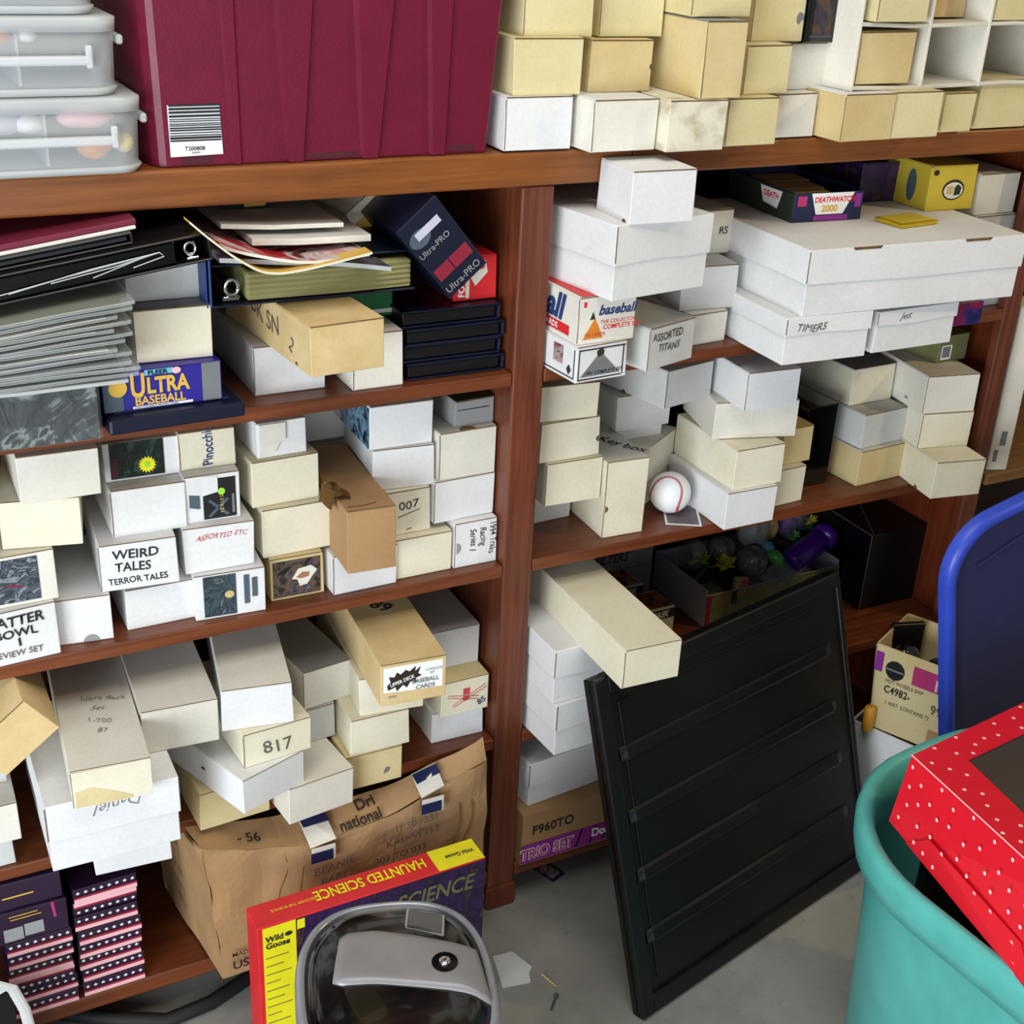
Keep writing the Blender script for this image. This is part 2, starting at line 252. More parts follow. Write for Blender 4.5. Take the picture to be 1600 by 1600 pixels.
# ---------------- structure ----------------
def struct(name, bm, mat): return tag(obj(name, bm, mat), None, None, kind='structure')
bm = bmesh.new(); bx(bm, -3.5, -5, -.05, 5, .62, 0); struct('floor', bm, 'concrete')
bm = bmesh.new(); bx(bm, -3.5, .56, 0, 5, .64, 2.9); struct('wall_back', bm, 'wall_paint')
DEP = .52
case = thing('bookcase', 'tall reddish-brown wooden bookcase packed with card boxes on open shelves', 'bookcase', (0, 0, 0))
def part(name, b, mat, bev=.0025):
    bm = bmesh.new(); bx(bm, *b, bev, 2); return obj(name, bm, mat, case)
XL = -.9; P0, P1 = .909, .963; Q0, Q1 = 1.945, 1.985
for z in (1.062, .729, .385): 
    part('shelf', (XL, 0, z - .022, P0 - .001, DEP, z), 'wood_shelf'); part('shelf', (P1 + .001, 0, z - .022, 1.973, DEP, z), 'wood_shelf')
part('shelf', (XL, 0, .06, P0 - .001, DEP, .09), 'wood_shelf'); part('shelf', (P1 + .001, 0, .062, 1.973, DEP, .09), 'wood_shelf')
part('shelf', (1.999, 0, .69, 2.9, DEP, .713), 'wood_raw'); part('shelf', (1.999, 0, .06, 2.9, DEP, .09), 'wood_shelf')
part('top_board', (XL, -.004, 1.345, 1.09, DEP, 1.394), 'wood_top', .004); part('top_board', (1.092, 0, 1.352, 2.9, DEP, 1.394), 'wood_top', .004)
part('divider', (P0, 0, 0, P1, DEP, 1.344), 'wood_post', .003); part('divider', (1.975, .021, 0, 1.997, DEP, 1.35), 'wood_side')
part('face_post', (Q0, -.002, 0, Q1, .02, 1.35), 'wood_post', .003)
part('back_panel', (XL, DEP + .001, .0, 2.9, DEP + .012, 1.394), 'wood_back', 0)
bm = bmesh.new(); bx(bm, P0 - .004, -.006, 0, P1 + .004, .05, .05, .004); obj('foot_block', bm, 'wood_side', case)
# ---------------- card boxes ----------------
def jit(bm, dims, seed, amp=.0012, bulge=.0):
    w_, l_, h_ = dims; rnd = random.Random(seed); J = [[Vector([rnd.uniform(-amp, amp) for _ in range(3)]) for _ in range(4)] for _ in range(2)]
    for v in bm.verts:
        a, b, c = v.co.x / w_, v.co.y / l_, v.co.z / h_; a = min(max(a, 0), 1); b = min(max(b, 0), 1); c = min(max(c, 0), 1)
        d = Vector((0, 0, 0))
        for i, (fa, fc) in enumerate(((1 - a, 1 - c), (a, 1 - c), (1 - a, c), (a, c))): d += (J[0][i] * (1 - b) + J[1][i] * b) * fa * fc
        d.z *= .3
        v.co += d
        if bulge: v.co.z += 0
def card_box(k, mat, label, group=None, name='card_box', notch=None, edge=True, cat='card box', lidmat=None, dims=None, place=None):
    x, y, z, yaw, w_, h_, l_ = place or BOX[k]
    r = thing(name, label, cat, (x, y, z), yaw, group); D = (w_, l_, h_); sd = seedof(k)
    bm = bmesh.new(); t = .0016
    bx(bm, 0, 0, .0004, w_, l_, h_ - t - .0002, .0012, 2, cuts=2); jit(bm, D, sd); obj('carton_body', bm, mat, r)
    bm = bmesh.new(); bx(bm, .0006, -.0008, h_ - t, w_ - .0006, l_, h_, .0003, 1); jit(bm, D, sd)
    for f in bm.faces:
        if f.normal.y < -.5: f.material_index = 1
    bm.normal_update()
    for f in bm.faces: f.material_index = 1 if f.normal.y < -.5 and edge else 0
    obj('top_flap', bm, [lidmat or mat, 'cutedge'], r)
    for n_ in notch or []: arc_notch(r, D, *n_)
    if edge and name == 'card_box' and sd % 5 < 3: patch(r, D, 'F', [(-.0002, .0025), (.0009, .0025), (.0011, h_ * .5), (.0007, h_ - .003), (-.0004, h_ - .003), (.0002, h_ * .5)], 'cutedge', 'worn_edge')
    return r, D
def lid_box(place, mat, label, group=None, lh=.5, name='lidded_card_box', over=.003, seed=3, fold=True):
    x, y, z, yaw, w_, h_, l_ = place; r = thing(name, label, 'card box', (x, y, z), yaw, group); D = (w_, l_, h_)
    bm = bmesh.new(); bx(bm, over, over, .0004, w_ - over, l_ - over, h_ - .004, .0012, 2, cuts=2); jit(bm, D, seed); obj('base', bm, mat, r)
    bm = bmesh.new(); bx(bm, 0, 0, h_ * (1 - lh), w_, l_, h_, .0014, 2, cuts=3)
    for v in bm.verts:
        if v.co.z < h_ * (1 - lh) + .002: v.co.z += .0016 * math.sin(v.co.x * 40 + seed) + .001 * math.sin(v.co.y * 23)
    jit(bm, D, seed); obj('lid', bm, mat, r)
    if fold: patch(r, D, 'F', (-.0002, h_ * (1 - lh) + .004, .0012, h_ - .002), 'cutedge', 'corner_seam')
    return r, D
def B(k): return BOX[k]
G = 'card boxes on top of the bookcase'
def T(k, mat, label, **kw): return card_box(k, mat, label, G, **kw)
T('T1', 'white', 'plain white card box on the bookcase top, lowest one against the maroon tub')
T('T2', 'pale_yellow', 'pale cream card box resting on the plain white box next to the maroon tub')
T('T3', 'pale_yellow', 'cream card box third up in the stack touching the maroon tub')
T('T4', 'offwhite', 'off-white card box on the bookcase top directly behind the overhanging white box', lidmat='white')
T('T5', 'yellowed', 'dull tan-cream card box second up above the overhanging white box', notch=[('F', .1045, .035, .004, 'cutedge', 90, 270)])
T('T6', 'pale_yellow', 'cream card box third up in the second stack from the maroon tub')
r, D = T('T7', 'stained', 'stained off-white card box under the upright tall tan box')
pass
T('T8', 'yellowed', 'tall narrow yellowed card box standing upright on the stained box', lidmat='graycard')
T('T9', 'pale_yellow', 'cream card box lying on top of the upright tall tan box')
T('T10', 'pale_yellow', 'yellowed card box on the bookcase top beside the stained box')
T('T11', 'pale_yellow', 'yellowed card box second up beneath the box with the small logo stamp')
BOX['T12'] = BOX['T12'][:4] + (.098,) + BOX['T12'][5:]
r, D = T('T12', 'pale_yellow', 'large yellowed card box with a small printed stamp in its corner')
patch(r, D, 'F', [(.083, .028), (.088, .024), (.092, .030), (.097, .032), (.095, .040), (.087, .043), (.083, .037)], 'gray_print', 'printed_stamp')
T('T13', 'offwhite', 'shaded off-white card box at the bottom beneath the black framed picture', notch=[])
T('T14', 'offwhite', 'off-white card box directly under the black framed picture')
x, y, z, yaw, w_, h_, l_ = 1.404, .022, 1.5345, .03, .060, .10, .02; r = thing('picture_frame', 'small black framed dark picture standing on an off-white card box', 'picture', (x, y, z), yaw); D = (w_, .02, h_)
bm = bmesh.new(); bx(bm, 0, 0, 0, w_, .02, h_, .002, 2); obj('frame', bm, 'black_gloss', r); patch(r, D, 'F', (.012, .012, w_ - .012, h_ - .004), 'pic_tower', 'picture_print'); patch(r, D, 'F', (.008, .009, w_ - .008, .0105), 'gray_blue_print', 'inlay_line')
T('T16', 'yellowed', 'golden-tan card box with a white side under the pigeonhole unit', lidmat='white', notch=[('L', .29, .0, .004, 'cutedge', 0, 180)])
T('T17', 'pale_yellow', 'bright cream card box beside the golden-tan one under the pigeonhole unit')
T('T18', 'pale_yellow', 'shaded cream card box under the empty middle pigeonhole')
T('T19', 'pale_yellow', 'shaded wide cream card box at the far end of the bookcase top')
# pigeonhole sorter of white card
gx, gy, gz, gyaw = 1.464, -.031, 1.4685, .05
r = thing('pigeonhole_unit', 'white cardboard pigeonhole sorter with cells holding card boxes', 'sorter', (gx, gy, gz), gyaw)
GW = .47; GH = .27; GD = .28
for xx in (0, .150, .285, GW - .006):
    bm = bmesh.new(); bx(bm, xx, 0, 0, xx + .006, GD, GH, .001); obj('upright_panel', bm, 'offwhite', r)
bm = bmesh.new()
for zz in (0, .094, .188): bx(bm, .0005, .0008, zz, GW - .0005, GD - .001, zz + .006, .001, cuts=3)
for v in bm.verts: v.co.z += .002 * math.sin(v.co.x * 18 + 2)
obj('cell_floor', bm, 'offwhite', r)
bm = bmesh.new(); bx(bm, 0, GD, 0, GW, GD + .003, GH); obj('back_card', bm, 'graycard', r)
def incell(cx, cz, w_, h_, mat, label, dy=.004, yy=0, l_=.25):
    c, s = math.cos(gyaw), math.sin(gyaw); return card_box('cell%d%d' % (cx * 100, cz * 100), mat, label, 'card boxes in the pigeonholes', place=(gx + c * cx - s * dy, gy + s * cx + c * dy, gz + cz, gyaw + yy, w_, h_, l_))
incell(.012, .0085, .118, .079, 'yellowed', 'yellow-cream card box filling the bottom end pigeonhole', dy=.006)
incell(.022, .1025, .108, .082, 'pale_yellow', 'pale cream card box in the upper pigeonhole above the yellow-cream one', dy=-.01)
incell(.170, .1025, .11, .082, 'aged', 'tan card box set back in the upper middle pigeonhole', dy=.05, l_=.2)
incell(.296, .1025, .13, .082, 'pale_yellow', 'cream card box in the upper pigeonhole at the far end', dy=.003)
# ---- bay with the baseball, upper shelf
G2 = 'card boxes on the upper shelf beside the post'
x, y, z, yaw, w_, h_, l_ = B('R1'); r, D = card_box('R1', 'white', 'white boxed card set printed with a gray triangle and black border lines', G2, place=(x, y, z, yaw, w_, h_, .11))
bw, bh = D[0], D[2]
for a in ((.004, .004, bw - .004, .0062), (.004, bh - .0075, bw - .004, bh - .0055), (.004, .004, .0058, bh - .0055), (bw - .0085, .004, bw - .0065, bh - .0055)): patch(r, D, 'F', a, 'ink', 'border_line')
patch(r, D, 'F', [(.008, .009), (bw - .012, .009), (bw * .46, bh - .012)], 'gray_print', 'triangle_print'); patch(r, D, 'F', [(bw * .46 + .007 * math.cos(i * math.pi / 4 + .4), bh - .013 + (.0075 if i % 2 else .005) * math.sin(i * math.pi / 4 + .4)) for i in range(8)], 'dark_green', 'printed_badge', e=.001)
text(r, D, 'F', '1991 COMPLETE SET', .016, .0115, .0078, 'ink', bold=.01, e=.0014)
for a in ((.02, .004, l_ - .005, .0058), ): patch(r, D, 'L', (D[1] - .105, .006, D[1] - .004, .0075), 'ink', 'border_line'); patch(r, D, 'L', (D[1] - .0055, .006, D[1] - .004, bh - .006), 'ink', 'border_line')
patch(r, D, 'L', (D[1] - .06, .022, D[1] - .035, .05), 'pic_card', 'printed_photo'); patch(r, D, 'L', [(D[1] - .024, .018), (D[1] - .018, .010), (D[1] - .012, .018), (D[1] - .018, .026)], 'dark_green', 'printed_badge')
r, D = card_box('R2', 'offwhite', 'cream printed baseball card box with blue lettering and a red stripe', G2); bw, bh, L2 = D[0], D[2], D[1]
text(r, D, 'L', 'all', L2 - .09, .030, .055, 'blue_ink', bold=.035, shear=.25, rot=-.02); text(r, D, 'L', 'baseb', L2 - .215, .030, .055, 'blue_ink', bold=.035, shear=.25)
patch(r, D, 'L', (L2 - .22, .009, L2 - .022, .024), 'red_print', 'red_stripe'); text(r, D, 'L', 'PICTURE CARDS', L2 - .155, .0125, .0125, 'white_print', bold=.02, sx=1.1)
text(r, D, 'F', 'baseball', .035, .044, .021, 'blue_ink', bold=.03, shear=.3); text(r, D, 'F', 'THE COLLECTOR', .040, .030, .008, 'red_print', bold=.01); text(r, D, 'F', 'COMPLETE SET', .045, .021, .010, 'red_print', bold=.02)
patch(r, D, 'F', [(.010, .008), (.046, .008), (.030, .040)], 'orange_print', 'triangle_print'); patch(r, D, 'F', [(.021, .038), (.031, .038), (.026, .050)], 'dark_green', 'triangle_print'); text(r, D, 'F', '792 CARDS', .012, .012, .0075, 'red_ink', bold=.01, e=.0014)
patch(r, D, 'T', (.006, .0, .03, L2 * .8), 'red_print', 'red_stripe'); patch(r, D, 'F', (.009, .058, .014, .066), 'red_print', 'printed_mark')
lid_box(B('R3'), 'white', 'wide white two-piece box resting on the printed baseball box', G2, .52, seed=11)
card_box('R4', 'white', 'white card box overhanging on top of the wide two-piece box', G2, place=B('R4')[:6] + (.102,), notch=[('L', .085, .001, .005, 'cutedge', 0, 180)])
r, D = card_box('R7', 'lightgray', 'gray-white card box with handwriting ASSORTED TITANS', G2)
text(r, D, 'F', 'ASSORTED', .008, .046, .018, 'ink', wob=.05, bold=.004, sx=.82, name='marker_writing', shear=.1); text(r, D, 'F', 'TITANS', .022, .027, .017, 'ink', wob=.06, bold=.003, sx=.9, name='marker_writing', shear=.2)
card_box('R8', 'offwhite', 'shaded off-white card box behind the ASSORTED TITANS box', G2)
card_box('R6', 'lightgray', 'gray-white card box between the wide two-piece box and the huge flat one', G2)
r, D = card_box('R5', 'offwhite', 'off-white card box half hidden behind the wide box, lettered RS', G2); text(r, D, 'F', 'RS', .040, .033, .017, 'ink', wob=.05, bold=.004, name='marker_writing')
r, D = lid_box(B('R9c'), 'white', 'two-piece white box beneath the huge flat one, next to the blue-white boxes', G2, .38, seed=5); text(r, D, 'F', 'TIMERS', .018, .055, .018, 'faint_ink', wob=.08, name='marker_writing', shear=.3)
r, D = lid_box(B('R9d'), 'white', 'two-piece white box beneath the huge flat one, towards the dark printed packs', G2, .36, seed=8); text(r, D, 'F', 'Jett', .05, .056, .016, 'faint_ink', wob=.06, name='marker_writing', shear=.5)
r, D = lid_box(B('R9'), 'white', 'huge flat white two-piece box carrying the blue display tray', G2, .52, seed=2)
for u in (.085, .31): patch(r, D, 'F', [(u, D[2] - .0042), (u + .05, D[2] - .0042), (u + .054, D[2] + .0002), (u - .004, D[2] + .0002)], 'cutedge', 'hand_slot')
# display tray
x, y, z, yaw, w_, h_, l_ = B('R10'); z = 1.2495
r = thing('display_tray', 'open blue card display tray with red and gold lettering on the huge white box', 'display box', (x, y, z), yaw); D = (w_, .2, h_)
bm = bmesh.new(); t = .002
for b_ in ((0, 0, 0, w_, .2, t), (0, 0, t, w_, t, h_), (0, .2 - t, t, w_, .2, h_ + .012), (0, t, t, t, .2 - t, h_), (w_ - t, t, t, w_, .2 - t, h_)): bx(bm, *b_, .0003)
obj('tray_body', bm, 'navy_print', r)
patch(r, D, 'F', [(w_ * .24, h_ - .001), (w_ * .86, h_ - .001), (w_ * .72, h_ * .24), (w_ * .33, h_ * .24)], 'white_print', 'logo_panel'); text(r, D, 'F', 'DEATHWATCH', w_ * .29, h_ * .66, .0125, 'red_print', bold=.035, sx=.93); text(r, D, 'F', '2000', w_ * .40, h_ * .34, .0150, 'gold_print', bold=.04, sx=1.1)
patch(r, D, 'F', (w_ * .05, h_ * .55, w_ * .18, h_ * .9), 'magenta_print', 'printed_figure'); patch(r, D, 'F', (w_ * .88, h_ * .45, w_ * .97, h_ * .92), 'purple_print', 'printed_figure'); patch(r, D, 'F', (w_ * .3, .001, w_ * .8, h_ * .2), 'purple_print', 'printed_band')
patch(r, D, 'L', (.0, .0, .2, h_ - .001), 'dark_green', 'printed_side'); patch(r, D, 'L', [(.10, h_ - .004), (.165, h_ - .004), (.155, .014), (.112, .018)], 'white_print', 'logo_panel', e=.001); text(r, D, 'L', 'DEATH', .112, h_ * .6, .014, 'red_print', bold=.03, e=.0018)
for i in range(3):
    bm = bmesh.new(); bx(bm, 0, 0, 0, .085, .06, .038, .001); o = tag(obj('card_pack', bm, 'khaki_page'), ['tan trading card pack standing at the front of the blue display tray', 'tan trading card pack in the middle of the blue display tray', 'tan trading card pack at the back of the blue display tray'][i], 'card pack', 'packs in the display tray')
    c, s = math.cos(yaw), math.sin(yaw); px_, py_ = .012 + .012 * i, .006 + .062 * i; o.location = (x + c * px_ - s * py_, y + s * px_ + c * py_, z + .0025); o.rotation_euler = (0, 0, yaw)
# gold pack
q = thing('gold_card_case', 'shiny flat gold card case lying on the huge white box', 'card case', (1.60, -.055, 1.2495), .12); bm = bmesh.new(); bx(bm, 0, 0, 0, .09, .062, .007, .002, 2); obj('case_body', bm, 'gold_foil', q); bm = bmesh.new(); bx(bm, .006, .006, .0072, .084, .056, .0082, .0004); obj('case_inlay', bm, 'gold_card', q)
r, D = card_box('R12', 'gold_card', 'yellow card set box with an oval badge at the back of the huge white box', name='card_set_box', edge=False)
def oval(r, D, f, cu, cv, ru, rv, mat, e=.0005, name='oval_badge'): return patch(r, D, f, [(cu + ru * math.cos(i * math.pi / 12), cv + rv * math.sin(i * math.pi / 12)) for i in range(24)], mat, name, e)
oval(r, D, 'F', .055, .036, .024, .018, 'dark_brown'); oval(r, D, 'F', .055, .035, .021, .0145, 'offwhite', .001); patch(r, D, 'F', (.040, .029, .054, .043), 'khaki_page', 'printed_block', e=.0015); patch(r, D, 'F', [(.057, .026), (.070, .028), (.072, .040), (.063, .046), (.057, .040)], 'dark_green', 'printed_figure', e=.0015); oval(r, D, 'F', .012, .067, .006, .005, 'dark_brown'); oval(r, D, 'L', D[1] - .045, .038, .012, .028, 'gray_blue_print')
r, D = card_box('R13', 'pic_space', 'dark purple printed box in shade beside the yellow card set box', name='card_set_box', edge=False)
card_box('R14', 'offwhite', 'off-white card box beyond the yellow card set box, against the end post', G2)
x, y, z, yaw, w_, h_, l_ = B('R14'); card_box('R14b', 'lightgray', 'gray-white card box underneath the one against the end post', G2, place=(x + .004, y - .006, 1.0622, yaw, w_, .1720, l_))
x, y, z, yaw, w_, h_, l_ = B('R15'); card_box('R15', 'pic_redblue', 'red and blue printed pack box on the shelf under the huge white box', name='card_set_box', edge=False, place=(min(x, 1.735), y, z, yaw, w_, h_, .2))
# ---- lower shelf with baseball
G3 = 'card boxes on the shelf with the baseball'
card_box('Q1', 'lightgray', 'gray-white card box at the foot of the stack against the post', G3)
card_box('Q2', 'cream', 'cream card box second from bottom in the stack against the post', G3)
card_box('Q3', 'cream', 'cream card box third from bottom in the stack against the post', G3, notch=[('F', .109, .03, .005, 'cutedge', 90, 270)])
card_box('Q4', 'cream', 'cream card box topmost in the stack against the post', G3)
r, D = card_box('Q5', 'cream', 'cream card box standing on end beside the baseball, handwritten lid', G3, lidmat='offwhite', notch=[('F', .002, .055, .006, 'cutedge', -80, 80)])
text(r, D, 'T', 'Key box', .076, .038, .026, 'ink', rot=math.pi, wob=.05, bold=.01, sx=.8, name='marker_writing') if 0 else text(r, D, 'T', 'Key box', .026, .092, .030, 'ink', rot=-.95, wob=.05, bold=.008, sx=.9, name='marker_writing')
x, y, z, yaw, w_, h_, l_ = B('Q6')
card_box('Q6c', 'white', 'plain card box buried at the bottom behind the handwritten upright box', G3, place=(x, y + .02, .7292, yaw, w_, .0725, l_)); card_box('Q6d', 'white', 'plain card box buried in the middle behind the handwritten upright box', G3, place=(x, y + .02, .802, yaw, w_, .0725, l_))
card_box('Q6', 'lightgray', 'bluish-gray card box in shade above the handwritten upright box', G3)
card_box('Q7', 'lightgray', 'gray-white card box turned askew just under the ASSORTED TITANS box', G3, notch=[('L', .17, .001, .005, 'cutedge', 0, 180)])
x, y, z, yaw, w_, h_, l_ = B('Q12'); card_box('Q12', 'offwhite', 'small card box turned edge-on behind the baseball', G3)
card_box('Q12b', 'offwhite', 'low card box hidden in shade behind the baseball', G3, place=(x, y + .004, .7292, yaw, w_ * .9, .0495, l_))
card_box('Q11', 'white', 'white card box beside the baseball at the bottom of its stack', G3)
card_box('Q10', 'cream', 'cream card box with a scalloped lid edge on the box beside the baseball', G3, lidmat='cream')
x, y, z, yaw, w_, h_, l_ = B('Q10')
card_box('Q8', 'offwhite', 'wide off-white card box third up above the baseball side stack', G3)
card_box('Q9', 'white', 'bluish-white card box topmost on the wide off-white one', G3)
card_box('Q14', 'cream', 'cream card box at the bottom in front of the black upright case', G3)
card_box('Q13', 'yellowed', 'yellowed card box second up in front of the black upright case', G3)
card_box('Q15', 'black_gloss', 'tall glossy black upright case between the card box stacks', name='upright_case', cat='case', edge=False)
card_box('Q16', 'yellowed', 'yellow-cream card box at the bottom beside the black upright case', G3, lidmat='offwhite')
card_box('Q17', 'lightgray', 'gray-white card box in the middle of the stack beside the black upright case', G3)
card_box('Q18', 'cream', 'cream card box on top of the stack beside the black upright case', G3, lidmat='graycard')
card_box('Q19', 'cream', 'cream card box sticking out at the bottom of the stack by the end post', G3, notch=[('L', .25, .001, .006, 'cutedge', 0, 180)])
card_box('Q20', 'cream', 'cream card box in the middle of the stack by the end post', G3)
card_box('Q21', 'offwhite', 'off-white card box on top of the stack by the end post', G3, notch=[('L', .245, .012, .006, 'graycard', 0, 180)])
x, y, z, yaw, w_, h_, l_ = B('R16a'); r, D = card_box('R16a', 'olive_card', 'olive printed pack with a barcode on the stack by the end post', name='card_set_box', edge=False)
q = patch(r, D, 'F', (.008, .006, .034, .034), 'white_print', 'barcode_label')
for i in range(9): patch(q, D, 'F', (.010 + i * .0024, .010, .0112 + i * .0024, .032), 'ink', 'barcode_bar', e=.001)
bm = bmesh.new(); bx(bm, 0, 0, 0, .13, .1, .018, .002); o = tag(obj('card_pack', bm, 'black_plastic'), 'flat black pack with a yellow corner lying between two stacks by the end post', 'card pack'); o.location = (1.70, .16, .9435)
bm = bmesh.new(); bx(bm, 0, 0, 0, .03, .06, .0015); p = obj('yellow_corner', bm, 'yellow_print', o); p.location = (.0, .0, .0185)
# baseball
r = thing('baseball', 'white baseball with red stitching beside the upright cream box', 'ball', (1.279, .072, .7302 + .0374), (.25, .45, .75)); bm = bmesh.new(); bmesh.ops.create_uvsphere(bm, u_segments=48, v_segments=32, radius=.0372); obj('ball_cover', bm, 'white_print', r, True)
def seam(t):
    a = .42; x_ = math.cos(t) * (1) - a * math.cos(3 * t) * .5; y_ = math.sin(t) + a * math.sin(3 * t) * .5; z_ = .9 * math.cos(2 * t) * .85
    v = Vector((x_, y_, z_)); v.normalize(); return v * .0374
bm = bmesh.new(); N = 220
for i in range(N):
    t0 = 2 * math.pi * i / N; p = seam(t0); d = (seam(t0 + .01) - p).normalized(); s_ = p.normalized().cross(d)
    for sg in (1, -1): cyl(bm, p - d * .0002 * sg, p + s_ * .0026 * sg + d * .0009, .00042, n=5)
obj('stitching', bm, 'red_ink', r)
bm = bmesh.new(); bx(bm, 0, 0, 0, .064, .089, .0006, cuts=1); o = tag(obj('trading_card', bm, 'white_print'), 'single trading card lying flat under the baseball', 'card'); o.location = (1.245, .028, .7295); o.rotation_euler = (0, 0, -.5); bm = bmesh.new(); bx(bm, .004, .005, 0, .06, .084, .0003); p = obj('card_picture', bm, 'pic_gray_mag', o); p.location = (0, 0, .0007)
# panel of next bay
r = thing('boxed_board', 'tall thin white box standing upright beyond the end post', 'box', (2.012, .02, .7135), (0, .0, -.35)); bm = bmesh.new(); bx(bm, 0, 0, 0, .045, .25, .34, .002); obj('carton_body', bm, 'offwhite', r); D = (.045, .25, .34); patch(r, D, 'F', (.018, .055, .030, .085), 'gray_print', 'printed_mark'); patch(r, D, 'F', (.010, .02, .018, .045), 'gray_print', 'printed_mark')
# ---- tub bay, middle shelf with handwritten boxes
G4 = 'card boxes on the shelf with the WEIRD TALES box'
def W(r, D, lines, mat='ink', **kw):
    for s, u, v, sz, sx in lines: text(r, D, 'F', s, u, v, sz, mat, wob=kw.get('wob', .035), bold=kw.get('bold', .018), sx=sx, name='marker_writing', rot=kw.get('rot', 0), shear=kw.get('shear', 0))
r, D = card_box('L1', 'white', 'white card box hand-lettered SHATTER BOWL I REVIEW SET', G4); W(r, D, [('SHATTER', -.004, .060, .0215, .98), ('BOWL', .016, .042, .018, 1.1), ('I', .046, .027, .018, 1.3)]); W(r, D, [('REVIEW SET', .010, .012, .0135, .95)], 'faint_ink', bold=.005)
r, D = card_box('L2', 'offwhite', 'off-white card box with a dark scribbled picture on its end', G4, place=(B('L2')[0] - .022,) + B('L2')[1:4] + (B('L2')[4] + .022,) + B('L2')[5:]); patch(r, D, 'F', (.006, .006, D[0] - .022, D[2] - .006), 'pic_scribble', 'picture_label'); patch(r, D, 'F', [(.030, .031), (.045, .034), (.060, .030), (.058, .028), (.044, .031)], 'crimson_print', 'red_streak', e=.001)
card_box('L2b', 'cream', 'cream card box above the one with the dark scribbled picture', G4)
x, y, z, yaw, w_, h_, l_ = B('L2b'); card_box('L2c', 'cream', 'cream card box at the very edge beside the shelf end', G4, place=(x - .124, y + .01, z - .006, .02, .105, .11, .25))
card_box('L3', 'offwhite', 'off-white card box tucked right under the shelf above the cream one', G4)
card_box('L4', 'white', 'white card box with a half-moon thumb notch on the shelf', G4, notch=[('F', .045, .001, .011, 'graycard', 0, 180)])
r, D = card_box('L5', 'white', 'white card box hand-lettered WEIRD TALES TERROR TALES', G4); W(r, D, [('WEIRD', .018, .049, .0200, 1.02), ('TALES', .020, .029, .0200, .92)]); W(r, D, [('TERROR TALES', .010, .010, .0140, .88)])
card_box('L6', 'white', 'plain white card box on the shelf under the WEIRD TALES box', G4)
card_box('L7', 'white', 'plain white card box sitting on the WEIRD TALES box', G4)
r, D = card_box('L8', 'white', 'white card box with a dark green label and yellow starburst', G4); patch(r, D, 'F', (.008, .004, .083, D[2] - .002), 'pic_dark_green', 'picture_label'); patch(r, D, 'F', (.009, .006, .018, .036), 'maroon_dark', 'printed_band', e=.001)
patch(r, D, 'F', [(.059 + (.013 if i % 2 else .0095) * math.cos(i * math.pi / 16), .021 + (.013 if i % 2 else .0095) * math.sin(i * math.pi / 16)) for i in range(32)], 'yellow_print', 'starburst', e=.0012); patch(r, D, 'F', [(.059 + .004 * math.cos(i * .7), .021 + .005 * math.sin(i * .7)) for i in range(9)], 'lime_print', 'starburst_centre', e=.0018)
r, D = card_box('L9', 'cream', 'cream card box with Pinocchio handwritten sideways', G4); text(r, D, 'F', 'Pinocchio', .048, .004, .0205, 'blue_ink', rot=math.pi / 2, wob=.04, bold=.012, sx=.78, name='marker_writing')
r, D = card_box('L10', 'white', 'white card box with a black label marked with a large X', G4); patch(r, D, 'F', (.026, .004, .074, D[2] - .008), 'dark_print', 'picture_label'); patch(r, D, 'F', [(.0255, .042), (.0255, .072), (.048, .072), (.048, .046)], 'white', 'label_flap', e=.001)
for a, b_ in (((.034, .008), (.062, .034)), ((.034, .034), (.062, .008))):
    d = Vector(b_) - Vector(a); n_ = Vector((-d.y, d.x)).normalized() * .0022; patch(r, D, 'F', [tuple(Vector(a) - n_), tuple(Vector(b_) - n_), tuple(Vector(b_) + n_), tuple(Vector(a) + n_)], 'gray_blue_print', 'letter_stroke', e=.001)
oval(r, D, 'F', .053, .046, .0052, .0055, 'lime_print', .0012, 'green_disc'); patch(r, D, 'F', [(.006, .026), (.021, .022), (.021, .043), (.006, .046)], 'gray_blue_print', 'printed_badge'); patch(r, D, 'F', (.068, .01, .0715, .04), 'gray_print', 'printed_bar', e=.001)
text(r, D, 'F', 'SERIES', .0555, .012, .007, 'gold_print', rot=math.pi / 2, spacing=1.5, e=.0015)
r, D = card_box('L11', 'white', 'white card box with ASSORTED ETC in red pen', G4); W(r, D, [('ASSORTED ETC', .018, .052, .0115, .95)], 'red_ink', bold=.002, wob=.08, shear=.4)
r, D = card_box('L12', 'white', 'white card box with a dark blue picture and two black tabs', G4); patch(r, D, 'F', (.012, .004, .060, D[2] - .004), 'pic_blue', 'picture_label'); patch(r, D, 'F', (.072, .018, .080, .066), 'gray_blue_print', 'printed_tab'); patch(r, D, 'F', (.084, .028, .092, .060), 'gray_blue_print', 'printed_tab'); oval(r, D, 'F', .050, .038, .007, .006, 'khaki_page', .001, 'printed_spot')
r, D = card_box('L13', 'yellowed', 'gold-edged card box with a player photograph', G4, name='card_set_box'); patch(r, D, 'F', (.004, .005, D[0] - .006, D[2] - .006), 'pic_player', 'picture_label'); patch(r, D, 'F', [(.034, .034), (.044, .050), (.064, .053), (.074, .044), (.066, .034), (.058, .022), (.046, .020), (.042, .032)], 'offwhite', 'printed_figure', e=.001); patch(r, D, 'F', [(.040, .036), (.050, .044), (.062, .042), (.060, .035), (.048, .033)], 'skin_print', 'printed_face', e=.0015)
card_box('L14', 'cream', 'large cream card box on the gold-edged photograph box', G4)
card_box('L15', 'cream', 'cream card box second above the gold-edged photograph box', G4)
r, D = card_box('L16', 'white', 'white card box with a torn curling front flap, topmost on its stack', G4); patch(r, D, 'F', [(.004, .004), (.028, .010), (.034, .022), (.044, .028), (.044, .054), (.004, .054)], 'offwhite', 'torn_flap', t=.003)
